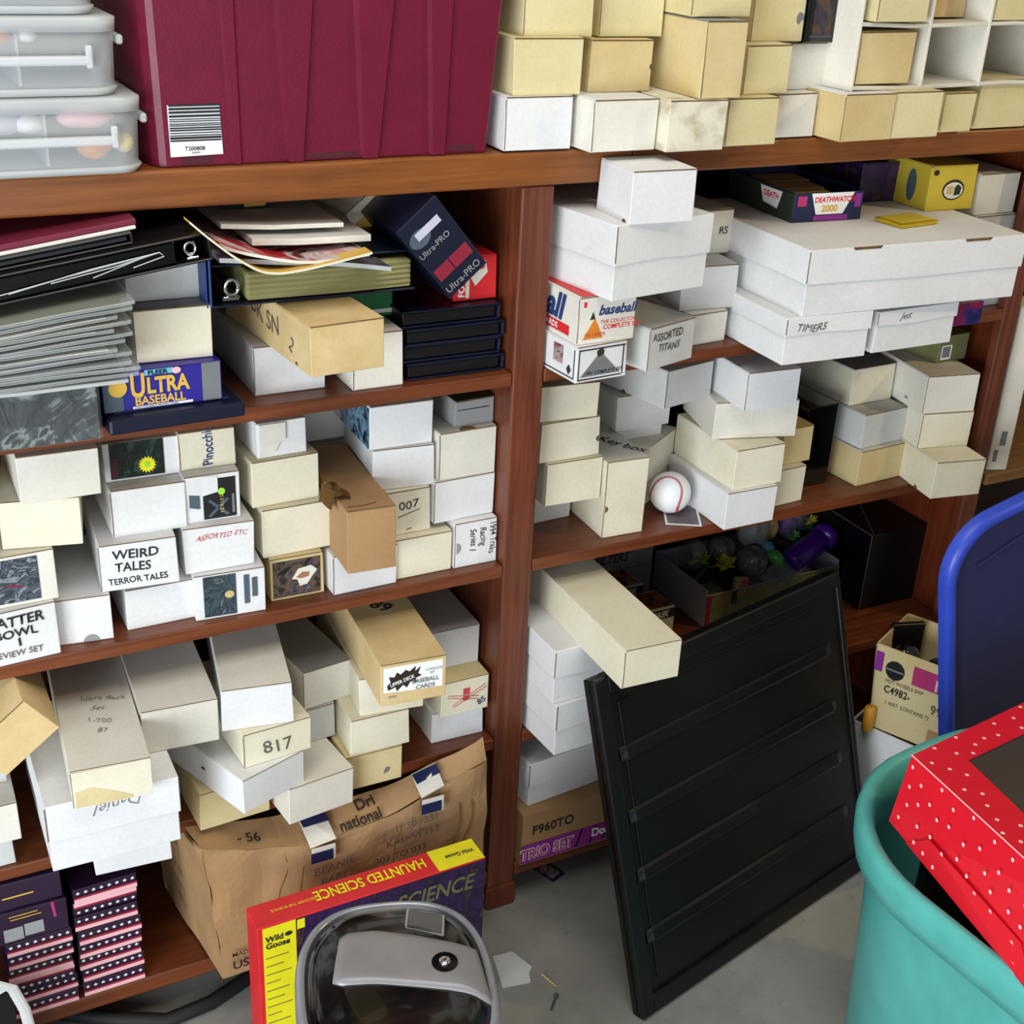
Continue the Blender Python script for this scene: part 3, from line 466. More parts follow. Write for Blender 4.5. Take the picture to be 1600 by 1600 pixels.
card_box('L17', 'lightgray', 'gray-white card box set far back in shade behind the brown carton', G4, place=(.63, .22, .90, 0, .10, .075, .2))
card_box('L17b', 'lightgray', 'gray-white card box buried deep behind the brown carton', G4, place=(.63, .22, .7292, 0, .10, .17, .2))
card_box('L23', 'white', 'white card box on the shelf beneath the brown carton', G4)
x, y, z, yaw, w_, h_, l_ = B('L22'); r, D = card_box('L22', 'kraft', 'long brown cardboard carton with a torn lid poking out among white boxes', name='brown_carton', cat='carton', place=(x, y, z, yaw, w_, h_, min(l_, .25)))
bm = bmesh.new()
g = [[bm.verts.new((-.014 + .030 * i / 5 + .004 * math.sin(j), .035 + .05 * j / 5 + .004 * math.sin(i * 2), h_ + .002 + .010 * math.sin(i / 5 * 3.0) - (.02 if i == 0 else 0) + .003 * math.sin(i * 3 + j * 2))) for j in range(6)] for i in range(6)]
for i in range(5):
    for j in range(5): bm.faces.new((g[i][j], g[i + 1][j], g[i + 1][j + 1], g[i][j + 1]))
bmesh.ops.solidify(bm, geom=bm.faces[:], thickness=.0015); obj('torn_lid_flap', bm, 'kraftdark', r); patch(r, D, 'T', [(.004, .012), (.03, .010), (.05, .016), (.05, .0175), (.03, .0125), (.004, .0140)], 'cutedge', 'crease')
card_box('L21', 'cream', 'cream card box on the shelf under the box numbered 007', G4)
r, D = card_box('L20', 'cream', 'cream card box handwritten 007 with a thumb notch', G4, notch=[('F', .040, .001, .009, 'olive_card', 0, 180)]); text(r, D, 'F', '007', .022, .043, .0200, 'ink', wob=.04, bold=.002, rot=.05, sx=1.15, name='marker_writing'); patch(r, D, 'F', [(.020, .030), (.058, .040), (.058, .0412), (.020, .0314)], 'ink', 'underline')
card_box('L19', 'white', 'white card box sitting on the 007 box', G4)
r, D = card_box('L18', 'white', 'white card box with a dark picture on its side, directly under the shelf', G4); patch(r, D, 'L', (D[1] - .13, .002, D[1] - .001, D[2] - .004), 'pic_eye', 'picture_label')
r, D = card_box('L24', 'white', 'white card box handwritten 1994 Traks Racing Series, by the post', G4, notch=[('F', .002, .036, .010, 'graycard', -80, 80)])
for s, u in (('1994 Traks', .064), ('Racing', .046), ('Series 1', .028)): text(r, D, 'F', s, u, .074 if s[0] == '1' else .066, .0165, 'ink', rot=-math.pi / 2, wob=.06, bold=.006, sx=.78, name='marker_writing')
card_box('L25', 'white', 'white card box sitting on the Traks Racing box', G4)
card_box('L26', 'offwhite', 'off-white card box second above the Traks Racing box, notched lid', G4, notch=[('T', .05, .0, .014, 'kraftdark', 0, 180)])
x, y, z, yaw, w_, h_, l_ = B('L27'); r, D = card_box('L27', 'graycard', 'small gray stack-like card case with a dark top beside the post', name='card_case', cat='card case', place=(x, y + .012, z, yaw, w_, h_, .15)); patch(r, D, 'T', (.0, .0, D[0], .14), 'dark_green', 'dark_cover'); patch(r, D, 'F', (.004, .028, .060, .0292), 'ink', 'gap_line')
# ---- tub bay lower shelf
G5 = 'card boxes on the lower shelf above the brown carton'
card_box('M4b', 'white', 'white card box at the shelf edge underneath the wide two-piece box', G5)
r, D = lid_box(B('M4'), 'white', 'wide white two-piece box under the long boxes, pencilled on its front', G5, .54, seed=21); text(r, D, 'F', 'Daniel', .135, .103, .026, 'pencil', rot=math.pi, wob=.1, name='pencil_writing', shear=.5)
r, D = card_box('M3', 'offwhite', 'longest off-white card box with pencil notes on its lid, end stained yellow', G5, place=B('M3')[:6] + (.43,)); 
for i, s in enumerate(('Ultra deck', 'Set', '1-700', '87')): text(r, D, 'T', s, .035 + .01 * (i % 2), .17 - .03 * i, .015, 'pencil', wob=.1, rot=-.25, name='pencil_writing')
patch(r, D, 'F', (.001, .001, D[0] - .001, D[2] - .003), 'cream', 'yellowed_end'); patch(r, D, 'F', [(.004, .028), (.025, .032), (.05, .022), (.08, .006), (.08, .002), (.004, .002)], 'yellowed', 'stain_mark', e=.001)
card_box('M5', 'offwhite', 'cream-white card box with a chewed corner beside the longest box', G5)
card_box('M10', 'yellowed', 'tan card box at the bottom under the box numbered 817', G5)
card_box('M9', 'white', 'white card box turned askew under the box numbered 817', G5, notch=[('L', .20, .03, .005, 'cutedge', 0, 180)])
r, D = card_box('M8', 'cream', 'torn cream card box with 817 written on its end', G5); text(r, D, 'F', '817', .030, .015, .032, 'faint_ink', wob=.05, bold=.0, sx=1.0, name='marker_writing')
card_box('M6', 'white', 'white-ended card box on top of the box numbered 817', G5, lidmat='offwhite')
card_box('M12', 'offwhite', 'off-white card box on the shelf edge between askew box and stamped tan box', G5)
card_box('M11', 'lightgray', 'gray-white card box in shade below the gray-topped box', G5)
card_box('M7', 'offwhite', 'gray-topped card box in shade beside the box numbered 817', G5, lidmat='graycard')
r, D = card_box('M16', 'yellowed', 'tan card box on the shelf with a small dark stamp', G5); patch(r, D, 'F', [(.066, .017), (.074, .019), (.078, .026), (.072, .030), (.067, .025)], 'gray_print', 'printed_stamp')
card_box('M15', 'cream', 'cream card box second up under the baseball-label box', G5)
card_box('M14', 'cream', 'cream card box third up, directly under the baseball-label box', G5)
r, D = card_box('M13', 'aged', 'tan card box with a white printed baseball cards label on its end', G5, place=B('M13')[:6] + (.40,)); text(r, D, 'T', '1989', .012, .205, .036, 'ink', rot=-.9, wob=.03, bold=.012, name='marker_writing'); text(r, D, 'T', '1-700', .040, .265, .030, 'ink', rot=-.9, wob=.03, bold=.012, name='marker_writing')
patch(r, D, 'F', (.005, .004, .100, .068), 'white_print', 'printed_label')
qq = bpy.data.objects[[o.name for o in r.children if o.name.startswith('printed_label')][0]]
bpts = [(.010, .036), (.016, .042), (.013, .052), (.022, .050), (.026, .058), (.032, .053), (.040, .060), (.046, .056), (.056, .064), (.055, .055), (.064, .062), (.060, .050), (.066, .046), (.056, .042), (.058, .034), (.048, .038), (.042, .028), (.036, .034), (.026, .024), (.024, .032), (.012, .028)]
patch(qq, D, 'F', bpts, 'dark_brown', 'burst_logo', e=.0010); text(qq, D, 'F', 'UPPER DECK', .016, .0330, .0090, 'white_print', rot=.28, bold=.02, e=.0018, sx=.78); text(qq, D, 'F', 'BASEBALL', .050, .033, .0108, 'gray_print', bold=.02, sx=.92, e=.0018); text(qq, D, 'F', 'CARDS', .056, .022, .0100, 'gray_print', bold=.02, e=.0018); text(qq, D, 'F', 'COMPLETE', .072, .052, .0055, 'gray_print', e=.0018); text(qq, D, 'F', 'SET', .079, .046, .0055, 'gray_print', e=.0018); text(qq, D, 'F', 'SERIES', .012, .014, .005, 'gray_print', e=.0018)
card_box('M19', 'white', 'white card box on the shelf in the corner by the post', G5)
r, D = card_box('M18', 'cream', 'cream card box stamped with red crossed baseball bats', G5, lidmat='yellowed')
for a, b_ in (((.012, .040), (.070, .026)), ((.022, .018), (.084, .048))):
    d = Vector(b_) - Vector(a); n_ = Vector((-d.y, d.x)).normalized()
    for sg in (1, -1): patch(r, D, 'F', [tuple(Vector(a) + n_ * sg * .0022 - n_ * .0005), tuple(Vector(b_) + n_ * sg * .003 - n_ * .0005), tuple(Vector(b_) + n_ * sg * .003 + n_ * .0005), tuple(Vector(a) + n_ * sg * .0022 + n_ * .0005)], 'red_ink', 'printed_bat')
patch(r, D, 'F', (.041, .037, .053, .050), 'red_ink', 'printed_emblem'); oval(r, D, 'F', .046, .030, .006, .005, 'red_ink', .0005, 'printed_ball'); text(r, D, 'F', '85', .071, .010, .016, 'blue_ink', rot=.5, bold=.01, name='marker_writing')
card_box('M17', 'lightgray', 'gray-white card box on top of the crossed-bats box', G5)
r, D = card_box('M2', 'offwhite', 'small off-white card box at the shelf end near the tilted tan box', G5); x, y, z, yaw, w_, h_, l_ = B('M2'); card_box('M2b', 'lightgray', 'gray-white card box under the small off-white one at the shelf end', G5, place=(x - .03, y + .01, .3852, 0, .105, .0492, .28))
# tilted tan box, rolled over on its edge against the pile
r, D = card_box('M1', 'aged', 'tan card box tipped over on its edge at the shelf end', G5, place=(0, 0, 0, 0, .100, .070, .26)); r.location = (.111, -.060, .589); r.rotation_euler = (0, -.67, .0)
card_box('M2c', 'lightgray', 'gray-white card box in shade beneath the tipped tan box', G5, place=(.015, .05, .5030, 0, .105, .0725, .25))
# ---- two-piece boxes beside the post, lower bay
G6 = 'white boxes stacked beside the post'
lid_box(B('W2'), 'white', 'bright white two-piece box directly under the uppermost one beside the post', G6, .52, seed=31); lid_box(B('W1'), 'white', 'bright white two-piece box under the long cream box', G6, .52, seed=32)
card_box('W3', 'cream', 'long cream card box laid across the white two-piece boxes, pointing outward', G6, place=B('W3')[:6] + (.46,), lidmat='cream')
x, y, z, yaw, w_, h_, l_ = B('W9'); lid_box((x, y, z, yaw, w_, h_ - .0, l_), 'white', 'white two-piece box on the purple-striped brown carton', G6, .55, seed=33)
x, y, z, yaw, w_, h_, l_ = B('W10'); r, D = card_box('W10', 'kraft', 'brown carton with purple band lettered TRIO SET on the bottom shelf', name='brown_carton', cat='carton', place=(x, -.012, .0905, 0, .235, .115, .3), edge=False)
text(r, D, 'F', 'F960TO', .020, .066, .0285, 'ink', bold=.012, rot=.02, sx=.92); patch(r, D, 'F', (0, .004, .235, .046), 'purple_print', 'purple_band')
for i in range(9): patch(r, D, 'F', [(.10 + .015 * i, .006), (.104 + .015 * i, .006), (.116 + .015 * i, .044), (.112 + .015 * i, .044)], 'plum_print' if i % 2 else 'magenta_print', 'band_pattern', e=.0009)
text(r, D, 'F', 'TRIO SET', -.002, .0125, .034, 'white_print', bold=.06, sx=.80, e=.0015); text(r, D, 'F', 'TRIO SET', -.002, .0125, .034, 'magenta_print', bold=.015, sx=.80, e=.0022); text(r, D, 'F', 'Doll', .150, .020, .026, 'white_print', bold=.04, sx=.9, e=.0015)
# filters box, face packs
r, D = card_box('W4', 'graycard', 'gray printed box marked FILTERS at the back of the lower shelf', name='filter_box', cat='box', place=(1.225, .33, .3855, 0, .215, .175, .16), edge=False)
text(r, D, 'F', 'FILTERS', .072, .100, .028, 'ink', bold=.015, shear=.25, sx=.85); patch(r, D, 'F', (.095, .080, .195, .0812), 'ink', 'printed_line'); text(r, D, 'F', '(2)', .125, .085, .012, 'ink'); text(r, D, 'F', 'for use in every', .08, .062, .015, 'ink', shear=.3, sx=.9); text(r, D, 'F', 'Standard', .10, .040, .014, 'ink', shear=.3)
for k_, (px_, py_, pz_, lab) in enumerate(((1.285, .186, .3855, 'black and cream pack lettered MASK lowest beside the long cream box'), (1.255, .262, .3855, 'black and cream pack lettered MASK standing behind its twin'))):
    r, D = card_box('W5%d' % k_, 'cream', lab, 'mask packs on the lower shelf', name='mask_pack', cat='pack', place=(px_, py_, pz_, .02, .122, (.060, .078)[k_], .07), edge=False)
    patch(r, D, 'F', (0, D[2] - .024, D[0], D[2] - .003), 'dark_print', 'title_band'); text(r, D, 'F', 'MASK', .062, D[2] - .020, .020, 'white_print', bold=.03, shear=.25, sx=.85, e=.0015); patch(r, D, 'T', (.004, .004, D[0] - .004, .066), 'pic_orange', 'picture_print')
# open toy tray
x, y, z, yaw = 1.474, .175, .3855, .01; TW, TD, TH = .345, .19, .085
r = thing('toy_box', 'open white-sided box with crimson and olive printed front, full of toys', 'box', (x, y, z), yaw); D = (TW, TD, TH)
bm = bmesh.new()
for b_ in ((0, 0, 0, TW, TD, .003), (0, 0, .003, TW, .003, TH - .012), (0, TD - .003, .003, TW, TD, TH), (0, .003, .003, .003, TD - .003, TH), (TW - .003, .003, .003, TW, TD - .003, TH)): bx(bm, *b_, .0004)
obj('box_body', bm, 'lavender', r); patch(r, D, 'F', (.0, .0, .012, TH - .012), 'crimson_print', 'crimson_edge'); patch(r, D, 'F', (.012, .0, TW, TH - .012), 'pic_olive', 'printed_front'); patch(r, D, 'F', (.062, TH - .045, .075, TH - .013), 'black_plastic', 'dark_cutout', e=.001)
patch(r, D, 'T', (.003, .0, .05, .05), 'pic_olive', 'corner_flap', e=-.014); patch(r, D, 'F', (TW - .03, .0, TW, TH - .012), 'olive_card', 'printed_edge', e=.001)
G7 = 'toys heaped in the open toy box'
bm = bmesh.new(); bx(bm, 0, 0, 0, .32, .17, .04, .004); o = tag(obj('folded_bag', bm, 'dark_brown'), 'dark folded bag lining the open toy box', 'bag'); o.location = (x + .012, y + .01, z + .0035); o.rotation_euler = (0, 0, yaw)
def blob(name, loc, sc, mat, label, cat='toy', seed=1, amp=.25, rot=(0, 0, 0), group=G7, sub=3):
    bm = bmesh.new(); bmesh.ops.create_icosphere(bm, subdivisions=sub, radius=1)
    for v in bm.verts: v.co *= 1 + amp * noise.noise(v.co * 1.7 + Vector((seed, 0, 0))) + amp * .4 * noise.noise(v.co * 4 + Vector((seed, 3, 0)))
    for v in bm.verts: v.co = Vector((v.co.x * sc[0], v.co.y * sc[1], v.co.z * sc[2]))
    o = tag(obj(name, bm, mat, None, True), label, cat, group); o.location = loc; o.rotation_euler = rot; return o
def leafy(loc, mat, r0, seed):
    bm = bmesh.new(); rnd = random.Random(seed)
    for i in range(22):
        a = rnd.uniform(0, 6.28); el = rnd.uniform(-.3, 1.2); d = Vector((math.cos(a) * math.cos(el), math.sin(a) * math.cos(el), math.sin(el))); p = d * r0 * rnd.uniform(.7, 1.1)
        s_ = d.cross(Vector((0, 0, 1))).normalized() * r0 * .28; n_ = d.cross(s_).normalized() * r0 * .06
        vs = [bm.verts.new(q_) for q_ in (Vector((0, 0, 0)), p * .6 + s_, p, p * .6 - s_)]; vs2 = [bm.verts.new(q_) for q_ in (n_, p * .6 + s_ + n_, p + n_, p * .6 - s_ + n_)]
        bm.faces.new(vs); bm.faces.new(vs2[::-1])
        for j in range(4): bm.faces.new((vs[j], vs2[j], vs2[(j + 1) % 4], vs[(j + 1) % 4]))
    return bm
fl = thing('artificial_flower', 'yellow-green artificial flower sprig lying in the toy box', 'flower', (1.515, .225, .485), 0, G7)
p = obj('flower_head', leafy(None, 'lime_leaf', .026, 4), 'lime_leaf', fl); p.location = (-.012, .03, .012)
p = obj('flower_head', leafy(None, 'yellow_leaf', .026, 5), 'yellow_leaf', fl); p.location = (.035, .0, .006)
bm = bmesh.new(); tube(bm, [(-.03, .02, -.035), (-.015, .02, -.02), (.0, .015, .0), (.035, 0, .006)], .003); obj('stem', bm, 'green_print', fl)
cone = thing('plastic_cup', 'clear plastic cone cup lying behind the yellow flower', 'cup', (1.49, .275, .502), (0, 1.9, .5), G7); bm = bmesh.new(); cyl(bm, (0, 0, -.02), (0, 0, .02), .022, .034, 24, False); obj('cup_wall', bm, 'frosted', cone)
blob('clear_bubble', (1.575, .275, .500), (.030, .03, .028), 'toy_clear', 'round clear plastic bubble dark inside behind the flower', seed=2, amp=.1)
blob('clear_bubble', (1.625, .235, .480), (.036, .035, .032), 'toy_clear', 'hazy clear plastic ball in the middle of the toy heap', seed=3, amp=.1)
blob('clear_figure', (1.66, .285, .520), (.036, .03, .042), 'cellophane', 'hazy clear upright plastic figure at the back of the toy heap', seed=5, amp=.3)
blob('toy_candy', (1.675, .255, .488), (.022, .02, .018), 'cyan_print', 'small blue and pink wrapped toy in the heap', seed=6, amp=.3)
blob('plush_toy', (1.715, .30, .515), (.018, .02, .034), 'khaki_page', 'small tan figure beside the floral pouch', seed=7, amp=.3)
blob('plastic_bag', (1.625, .19, .452), (.05, .035, .03), 'film', 'crumpled clear plastic bag at the front of the toy box', 'bag', seed=8, amp=.5)
blob('plastic_bag', (1.70, .205, .455), (.06, .03, .028), 'cellophane', 'crumpled clear wrapper under the purple bottle', 'bag', seed=9, amp=.5)
bm = bmesh.new(); bx(bm, 0, 0, 0, .035, .012, .045, .002); o = tag(obj('price_tag', bm, 'khaki_page'), 'tan card tag with an orange sticker in the toy box', 'tag', G7); o.location = (1.553, .187, .43); o.rotation_euler = (-.2, .25, .1); bm = bmesh.new(); bx(bm, .014, -.002, .018, .034, -.0002, .040, .0002); obj('orange_sticker', bm, 'orange_sticker', o)
pp = thing('floral_pouch', 'pink and purple floral printed pouch standing at the back of the toys', 'pouch', (1.79, .32, .4705), 0, G7); bm = bmesh.new()
loft(bm, [[Vector((rx * math.cos(a) * (1 + .05 * math.sin(5 * a)), .028 * math.sin(a), zz)) for a in [2 * math.pi * i / 32 for i in range(32)]] for zz, rx in ((0, .03), (.03, .045), (.07, .055), (.115, .062), (.12, .058), (.06, .05))], True, False); obj('pouch_body', bm, 'pic_floral', pp, True)
for i, (dx, dz, mm) in enumerate(((.012, .035, 'green_print'), (-.02, .02, 'green_plastic'), (.02, .05, 'yellow_leaf'))):
    bm = leafy(None, mm, .016, 20 + i); p = obj('printed_flower', bm, mm, pp); p.location = (dx, -.045, dz)
bt = thing('purple_bottle', 'purple plastic bottle with flared cap lying across the toy box', 'bottle', (1.735, .205, .492), (0, math.radians(74), math.radians(12)), G7); bm = bmesh.new(); loft(bm, [rrect(0, 0, 2 * q_, 2 * q_, q_, zz) for zz, q_ in ((-.045, .024), (-.04, .026), (.045, .026), (.055, .021), (.06, .021))]); obj('bottle_body', bm, 'purple_plastic', bt, True)
bm = bmesh.new(); loft(bm, [rrect(0, 0, 2 * q_, 2 * q_, q_, zz) for zz, q_ in ((.0602, .028), (.082, .028), (.086, .022))]); obj('bottle_cap', bm, 'purple_plastic', bt, True)
gc = thing('green_lid', 'small green plastic cap beside the purple bottle', 'cap', (1.672, .215, .485), (0, 1.2, .2), G7); bm = bmesh.new(); loft(bm, [rrect(0, 0, 2 * q_, 2 * q_, q_, zz) for zz, q_ in ((-.012, .021), (.0, .022), (.010, .018), (.016, .008))]); obj('cap_body', bm, 'green_plastic', gc, True)
# black cube carton
card_box('W8', 'black_carton', 'large plain black carton at the end of the lower shelf', name='black_carton', cat='carton', edge=False, place=(1.822, .105, .3855, -.02, .146, .178, .19))
r = bpy.data.objects['black_carton']; D = (.146, .19, .178)
patch(r, D, 'F', (.0, .0, .0009, .177), 'gray_print', 'worn_edge'); patch(r, D, 'F', (.0, .1765, .146, .1776), 'gray_print', 'worn_edge'); patch(r, D, 'T', [(.004, .0), (.0055, .0), (.11, .19), (.1085, .19)], 'gray_print', 'tape_seam'); patch(r, D, 'L', (0.03, .1765, .19, .1776), 'gray_print', 'worn_edge')
# ---------------- top: clear tubs and maroon tub ----------------
def clear_tub(z, h, xr, label, cont):
    w_, d_ = .62, .30; x0 = xr - w_; r = thing('clear_storage_tub', label, 'storage tub', (x0, -.02, z), 0, 'clear tubs stacked on the bookcase'); D = (w_, d_, h)
    bm = bmesh.new(); loft(bm, [rrect(w_ / 2, d_ / 2, w_ - a, d_ - a, .03, zz, 0, 5) for zz, a in ((.001, .012), (.012, .004), (h - .018, .0), (h - .018, .006), (.014, .010), (.004, .016))], False, False); obj('tub_wall', bm, 'frosted', r, True)
    bm = bmesh.new(); loft(bm, [rrect(w_ / 2, d_ / 2, w_ - a, d_ - a, .03, zz, 0, 5) for zz, a in ((.0005, .008), (.009, -.002), (.009, .02))], True, True); obj('tub_base', bm, 'frosted_rim', r, True)
    bm = bmesh.new(); loft(bm, [rrect(w_ / 2, d_ / 2, w_ - a, d_ - a, .03, zz, 0, 5) for zz, a in ((h - .018, -.004), (h - .003, -.006), (h - .0005, .006))], True, True); obj('lid', bm, 'frosted_rim', r, True)
    bm = bmesh.new(); bx(bm, .10, -.012, h * .40, w_ - .035, -.001, h * .40 + .011, .003, 2); bx(bm, w_ - .04, -.012, h * .36, w_ - .032, -.001, h * .36 + .026, .002); obj('latch_bar', bm, 'frosted_rim', r)
    bm = bmesh.new(); bx(bm, w_ + .002, .02, h * .62, w_ + .010, .06, h * .74, .002); obj('side_clip', bm, 'frosted_rim', r)
    bm = bmesh.new(); bx(bm, w_ - .115, .006, .012, w_ - .112, d_ - .02, h - .02); obj('divider_wall', bm, 'frosted_rim', r)
    for i, (dx, dz, rx, rz, mm) in enumerate(cont):
        bm = bmesh.new(); bmesh.ops.create_icosphere(bm, subdivisions=2, radius=1)
        for v in bm.verts: v.co = Vector((v.co.x * rx, v.co.y * .02, v.co.z * rz)) * (1 + .2 * noise.noise(v.co * 2 + Vector((i, 0, 0))))
        o = tag(obj('craft_supply', bm, mm, None, True), {'navy': 'dark lump', 'cyan_print': 'blue disc', 'orange_print': 'orange scrap', 'white_print': 'white bead piece', 'lavender': 'pale lavender bundle', 'pink_stripe': 'pink bundle', 'skin_print': 'brown scrap', 'khaki_page': 'tan scrap'}.get(mm, 'piece') + ' inside the ' + label.split(' clear')[0].split('frosted ')[-1] + ' clear tub, piece ' + ('nearest the front end', 'along the wall', 'in the middle', 'next to the divider', 'in the corner')[i % 5].replace('nearest the', 'at the'), 'craft supply', 'craft supplies inside the clear tubs'); o.location = (x0 + dx, -.02 + .024, z + dz)
clear_tub(1.3945, .092, .372, 'lowest clear tub beside the maroon tub, holding bright craft supplies', [(.565, .030, .022, .014, 'orange_print'), (.45, .062, .04, .016, 'lavender'), (.555, .066, .035, .014, 'pink_stripe'), (.600, .034, .012, .012, 'khaki_page'), (.49, .060, .02, .012, 'white_print')])
clear_tub(1.4870, .090, .350, 'middle clear tub of the stack, holding a blue disc', [(.474, .034, .016, .016, 'cyan_print'), (.484, .066, .020, .012, 'orange_print'), (.520, .066, .012, .008, 'white_print')])
clear_tub(1.5775, .095, .330, 'topmost clear tub of the stack, cut by the picture edge', [(.54, .030, .014, .010, 'white_print')])
# maroon tub
r = thing('storage_tub', 'large maroon plastic tub with a barcode sticker on the bookcase top', 'storage tub', (.0, .0, 1.3945))
H = .40; k_ = .30
cols = [(.384, .372, .045), (.389, .378, .016), (.396, .386, .004), (.404, .394, 0), (.488, .472, 0), (.4905, .475, -.004), (.499, .492, -.004), (.502, .495, 0), (.560, .540, 0), (.5635, .545, -.007), (.5815, .600, -.007), (.585, .604, 0), (.664, .646, 0), (.668, .651, -.007), (.6865, .712, -.007), (.690, .716, 0), (.7645, .750, 0), (.768, .754, -.006), (.786, .790, -.006), (.790, .794, 0), (.850, .866, 0), (.857, .874, .010), (.862, .882, .045)]
bm = bmesh.new(); rows = []
for j in range(9):
    f = j / 8; z = H * f; rows.append([bm.verts.new((a + (b_ - a) * f * H / .2 * .72, -.0 + y - .018 * f, z)) for a, b_, y in cols])
for a, b_ in zip(rows, rows[1:]):
    for i in range(len(cols) - 1): bm.faces.new((a[i], a[i + 1], b_[i + 1], b_[i]))
l0, l1 = rows[0][0].co.x, rows[0][-1].co.x; t0, t1 = rows[-1][0].co.x, rows[-1][-1].co.x
bl = [bm.verts.new((l0, .30, 0)), bm.verts.new((l1, .30, 0)), bm.verts.new((t1, .32, H)), bm.verts.new((t0, .32, H))]
bm.faces.new([rw[0] for rw in rows[::-1]] + [bl[0], bl[3]][0:2]) if 0 else None
bm.faces.new([rw[0] for rw in rows] + [bl[3], bl[0]]); bm.faces.new([rw[-1] for rw in rows[::-1]] + [bl[1], bl[2]]); bm.faces.new((bl[0], bl[3], bl[2], bl[1])); bm.faces.new(rows[0][::-1] + [bl[0], bl[1]]) 
bmesh.ops.recalc_face_normals(bm, faces=bm.faces); bmesh.ops.translate(bm, verts=bm.verts, vec=(0, .008, .0006)); obj('tub_body', bm, 'maroon_plastic', r)
bm = bmesh.new(); bx(bm, .355, -.035, H, .905, .345, H + .035, .008, 2); obj('tub_lid', bm, 'maroon_plastic', r)
D = (.5, .3, .4)
for a in ((.425, .003, .462, .014), (.592, .003, .660, .010), (.795, .003, .832, .012)): patch(r, D, 'F', a, 'maroon_dark', 'recess_shade', e=-.0076)  # flat darker strips: shade of the base notches put into colour
bs = [(.409, .013), (.476, .0145), (.4735, .083), (.408, .083)]; qs = patch(r, D, 'F', bs, 'white_print', 'barcode_sticker', e=-.005)
zz = .077; rnd = random.Random(5)
while zz > .031:
    t = rnd.choice((.0012, .0018, .0028)); patch(qs, D, 'F', (.4095, zz - t, .4745, zz), 'ink', 'barcode_bar', e=-.0042); zz -= t + rnd.choice((.0010, .0014, .0018))
text(qs, D, 'F', 'T200808', .427, .0205, .0072, 'ink', bold=.015, e=-.0038); text(qs, D, 'F', '080808', .436, .0165, .0035, 'ink', e=-.0038)
# dark object between the tubs
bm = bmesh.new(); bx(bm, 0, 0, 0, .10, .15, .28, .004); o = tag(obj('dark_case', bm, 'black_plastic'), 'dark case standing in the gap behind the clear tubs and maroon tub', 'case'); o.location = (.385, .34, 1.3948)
# ---------------- tub bay, uppermost shelf ----------------
r = thing('album_case', 'dark album wrapped in crinkled clear plastic under the sleeve pile', 'album', (-.10, -.045, 1.0625), 0); D = (.385, .3, .082)
bm = bmesh.new(); bx(bm, 0, .004, 0, .385, .3, .080, .003, 2); obj('album_body', bm, 'cello_glints', r)  # pale streaks in the dark colour imitate highlights on the crinkled wrap
bm = bmesh.new(); bx(bm, -.001, 0, .0005, .387, .302, .083, .004, 1, cuts=8)
for v in bm.verts: v.co += Vector((0, -abs(noise.noise(v.co * 30)) * .004 if v.co.y < .01 else 0, 0))
obj('plastic_wrap', bm, 'film', r)
r = thing('album_case', 'flat navy album lying on the shelf under the baseball card set', 'album', (.296, -.040, 1.0625), .05); bm = bmesh.new(); bx(bm, 0, 0, 0, .185, .28, .022, .004, 2); obj('album_body', bm, 'navy', r); bm = bmesh.new(); bx(bm, .012, .02, .0222, .170, .26, .0235, .001); obj('album_cover', bm, 'navy_print', r)
x, y, z, yaw, w_, h_, l_ = B('U'); r, D = card_box('U', 'blueviolet_print', 'blue card set box lettered ULTRA BASEBALL on the navy album', name='card_set_box', edge=False, place=(x + .002, y - .012, 1.0865, yaw, w_, .0550, l_))
patch(r, D, 'F', (w_ - .026, .001, w_ - .001, .054), 'gray_print', 'gray_band'); patch(r, D, 'F', (.001, .001, .026, .054), 'gray_blue_print', 'gray_band'); oval(r, D, 'F', .020, .033, .012, .012, 'gold_print', .0012, 'gold_medallion')
text(r, D, 'F', 'U', .036, .018, .046, 'gold_print', bold=.03, sx=.62); text(r, D, 'F', 'LTRA', .0575, .0215, .0305, 'gold_print', bold=.035, sx=.78); text(r, D, 'F', 'BASEBALL', .041, .0065, .0165, 'gold_print', bold=.025, sx=.93); patch(r, D, 'F', (.056, .046, .094, .0535), 'cyan_print', 'name_band'); text(r, D, 'F', 'FLEER', .060, .0468, .0085, 'navy', bold=.03, sx=1.2, e=.0016); oval(r, D, 'F', .098, .049, .006, .0045, 'pink_stripe', .0012, 'small_badge'); patch(r, D, 'F', (.038, .0015, .118, .0048), 'white_print', 'caption_strip'); text(r, D, 'F', 'LOGO STICKERS & TRADING CARDS', .0395, .0020, .0034, 'navy', bold=.01, e=.0016, sx=1.05)
card_box('K4a', 'cream', 'cream-ended card box on the ULTRA BASEBALL box', G4.replace('WEIRD TALES box', 'ULTRA BASEBALL box'), lidmat='graycard')
card_box('K4b', 'lightgray', 'gray-white card box between the black ring binder and a cream-ended box', G4.replace('WEIRD TALES box', 'ULTRA BASEBALL box'))
x0 = -.08; rnd = random.Random(9); NS = 13
SL = ['with a bright white bottom edge, lowest of the limp pile', 'second from bottom of the limp sleeve pile', 'third from bottom of the limp sleeve pile', 'bluish, fourth from bottom of the limp sleeve pile', 'bluish, fifth from bottom of the limp sleeve pile', 'whitish, sixth from bottom of the limp sleeve pile', 'whitish, seventh from bottom of the limp sleeve pile', 'eighth from bottom of the limp sleeve pile', 'ninth from bottom of the limp sleeve pile', 'olive-edged, fifth from the top of the limp sleeve pile', 'olive-edged, fourth from the top of the limp sleeve pile', 'grayish, third from the top of the limp sleeve pile', 'bluish-gray, second from the top of the limp sleeve pile', 'topmost of the limp sleeve pile under the black ring binder']
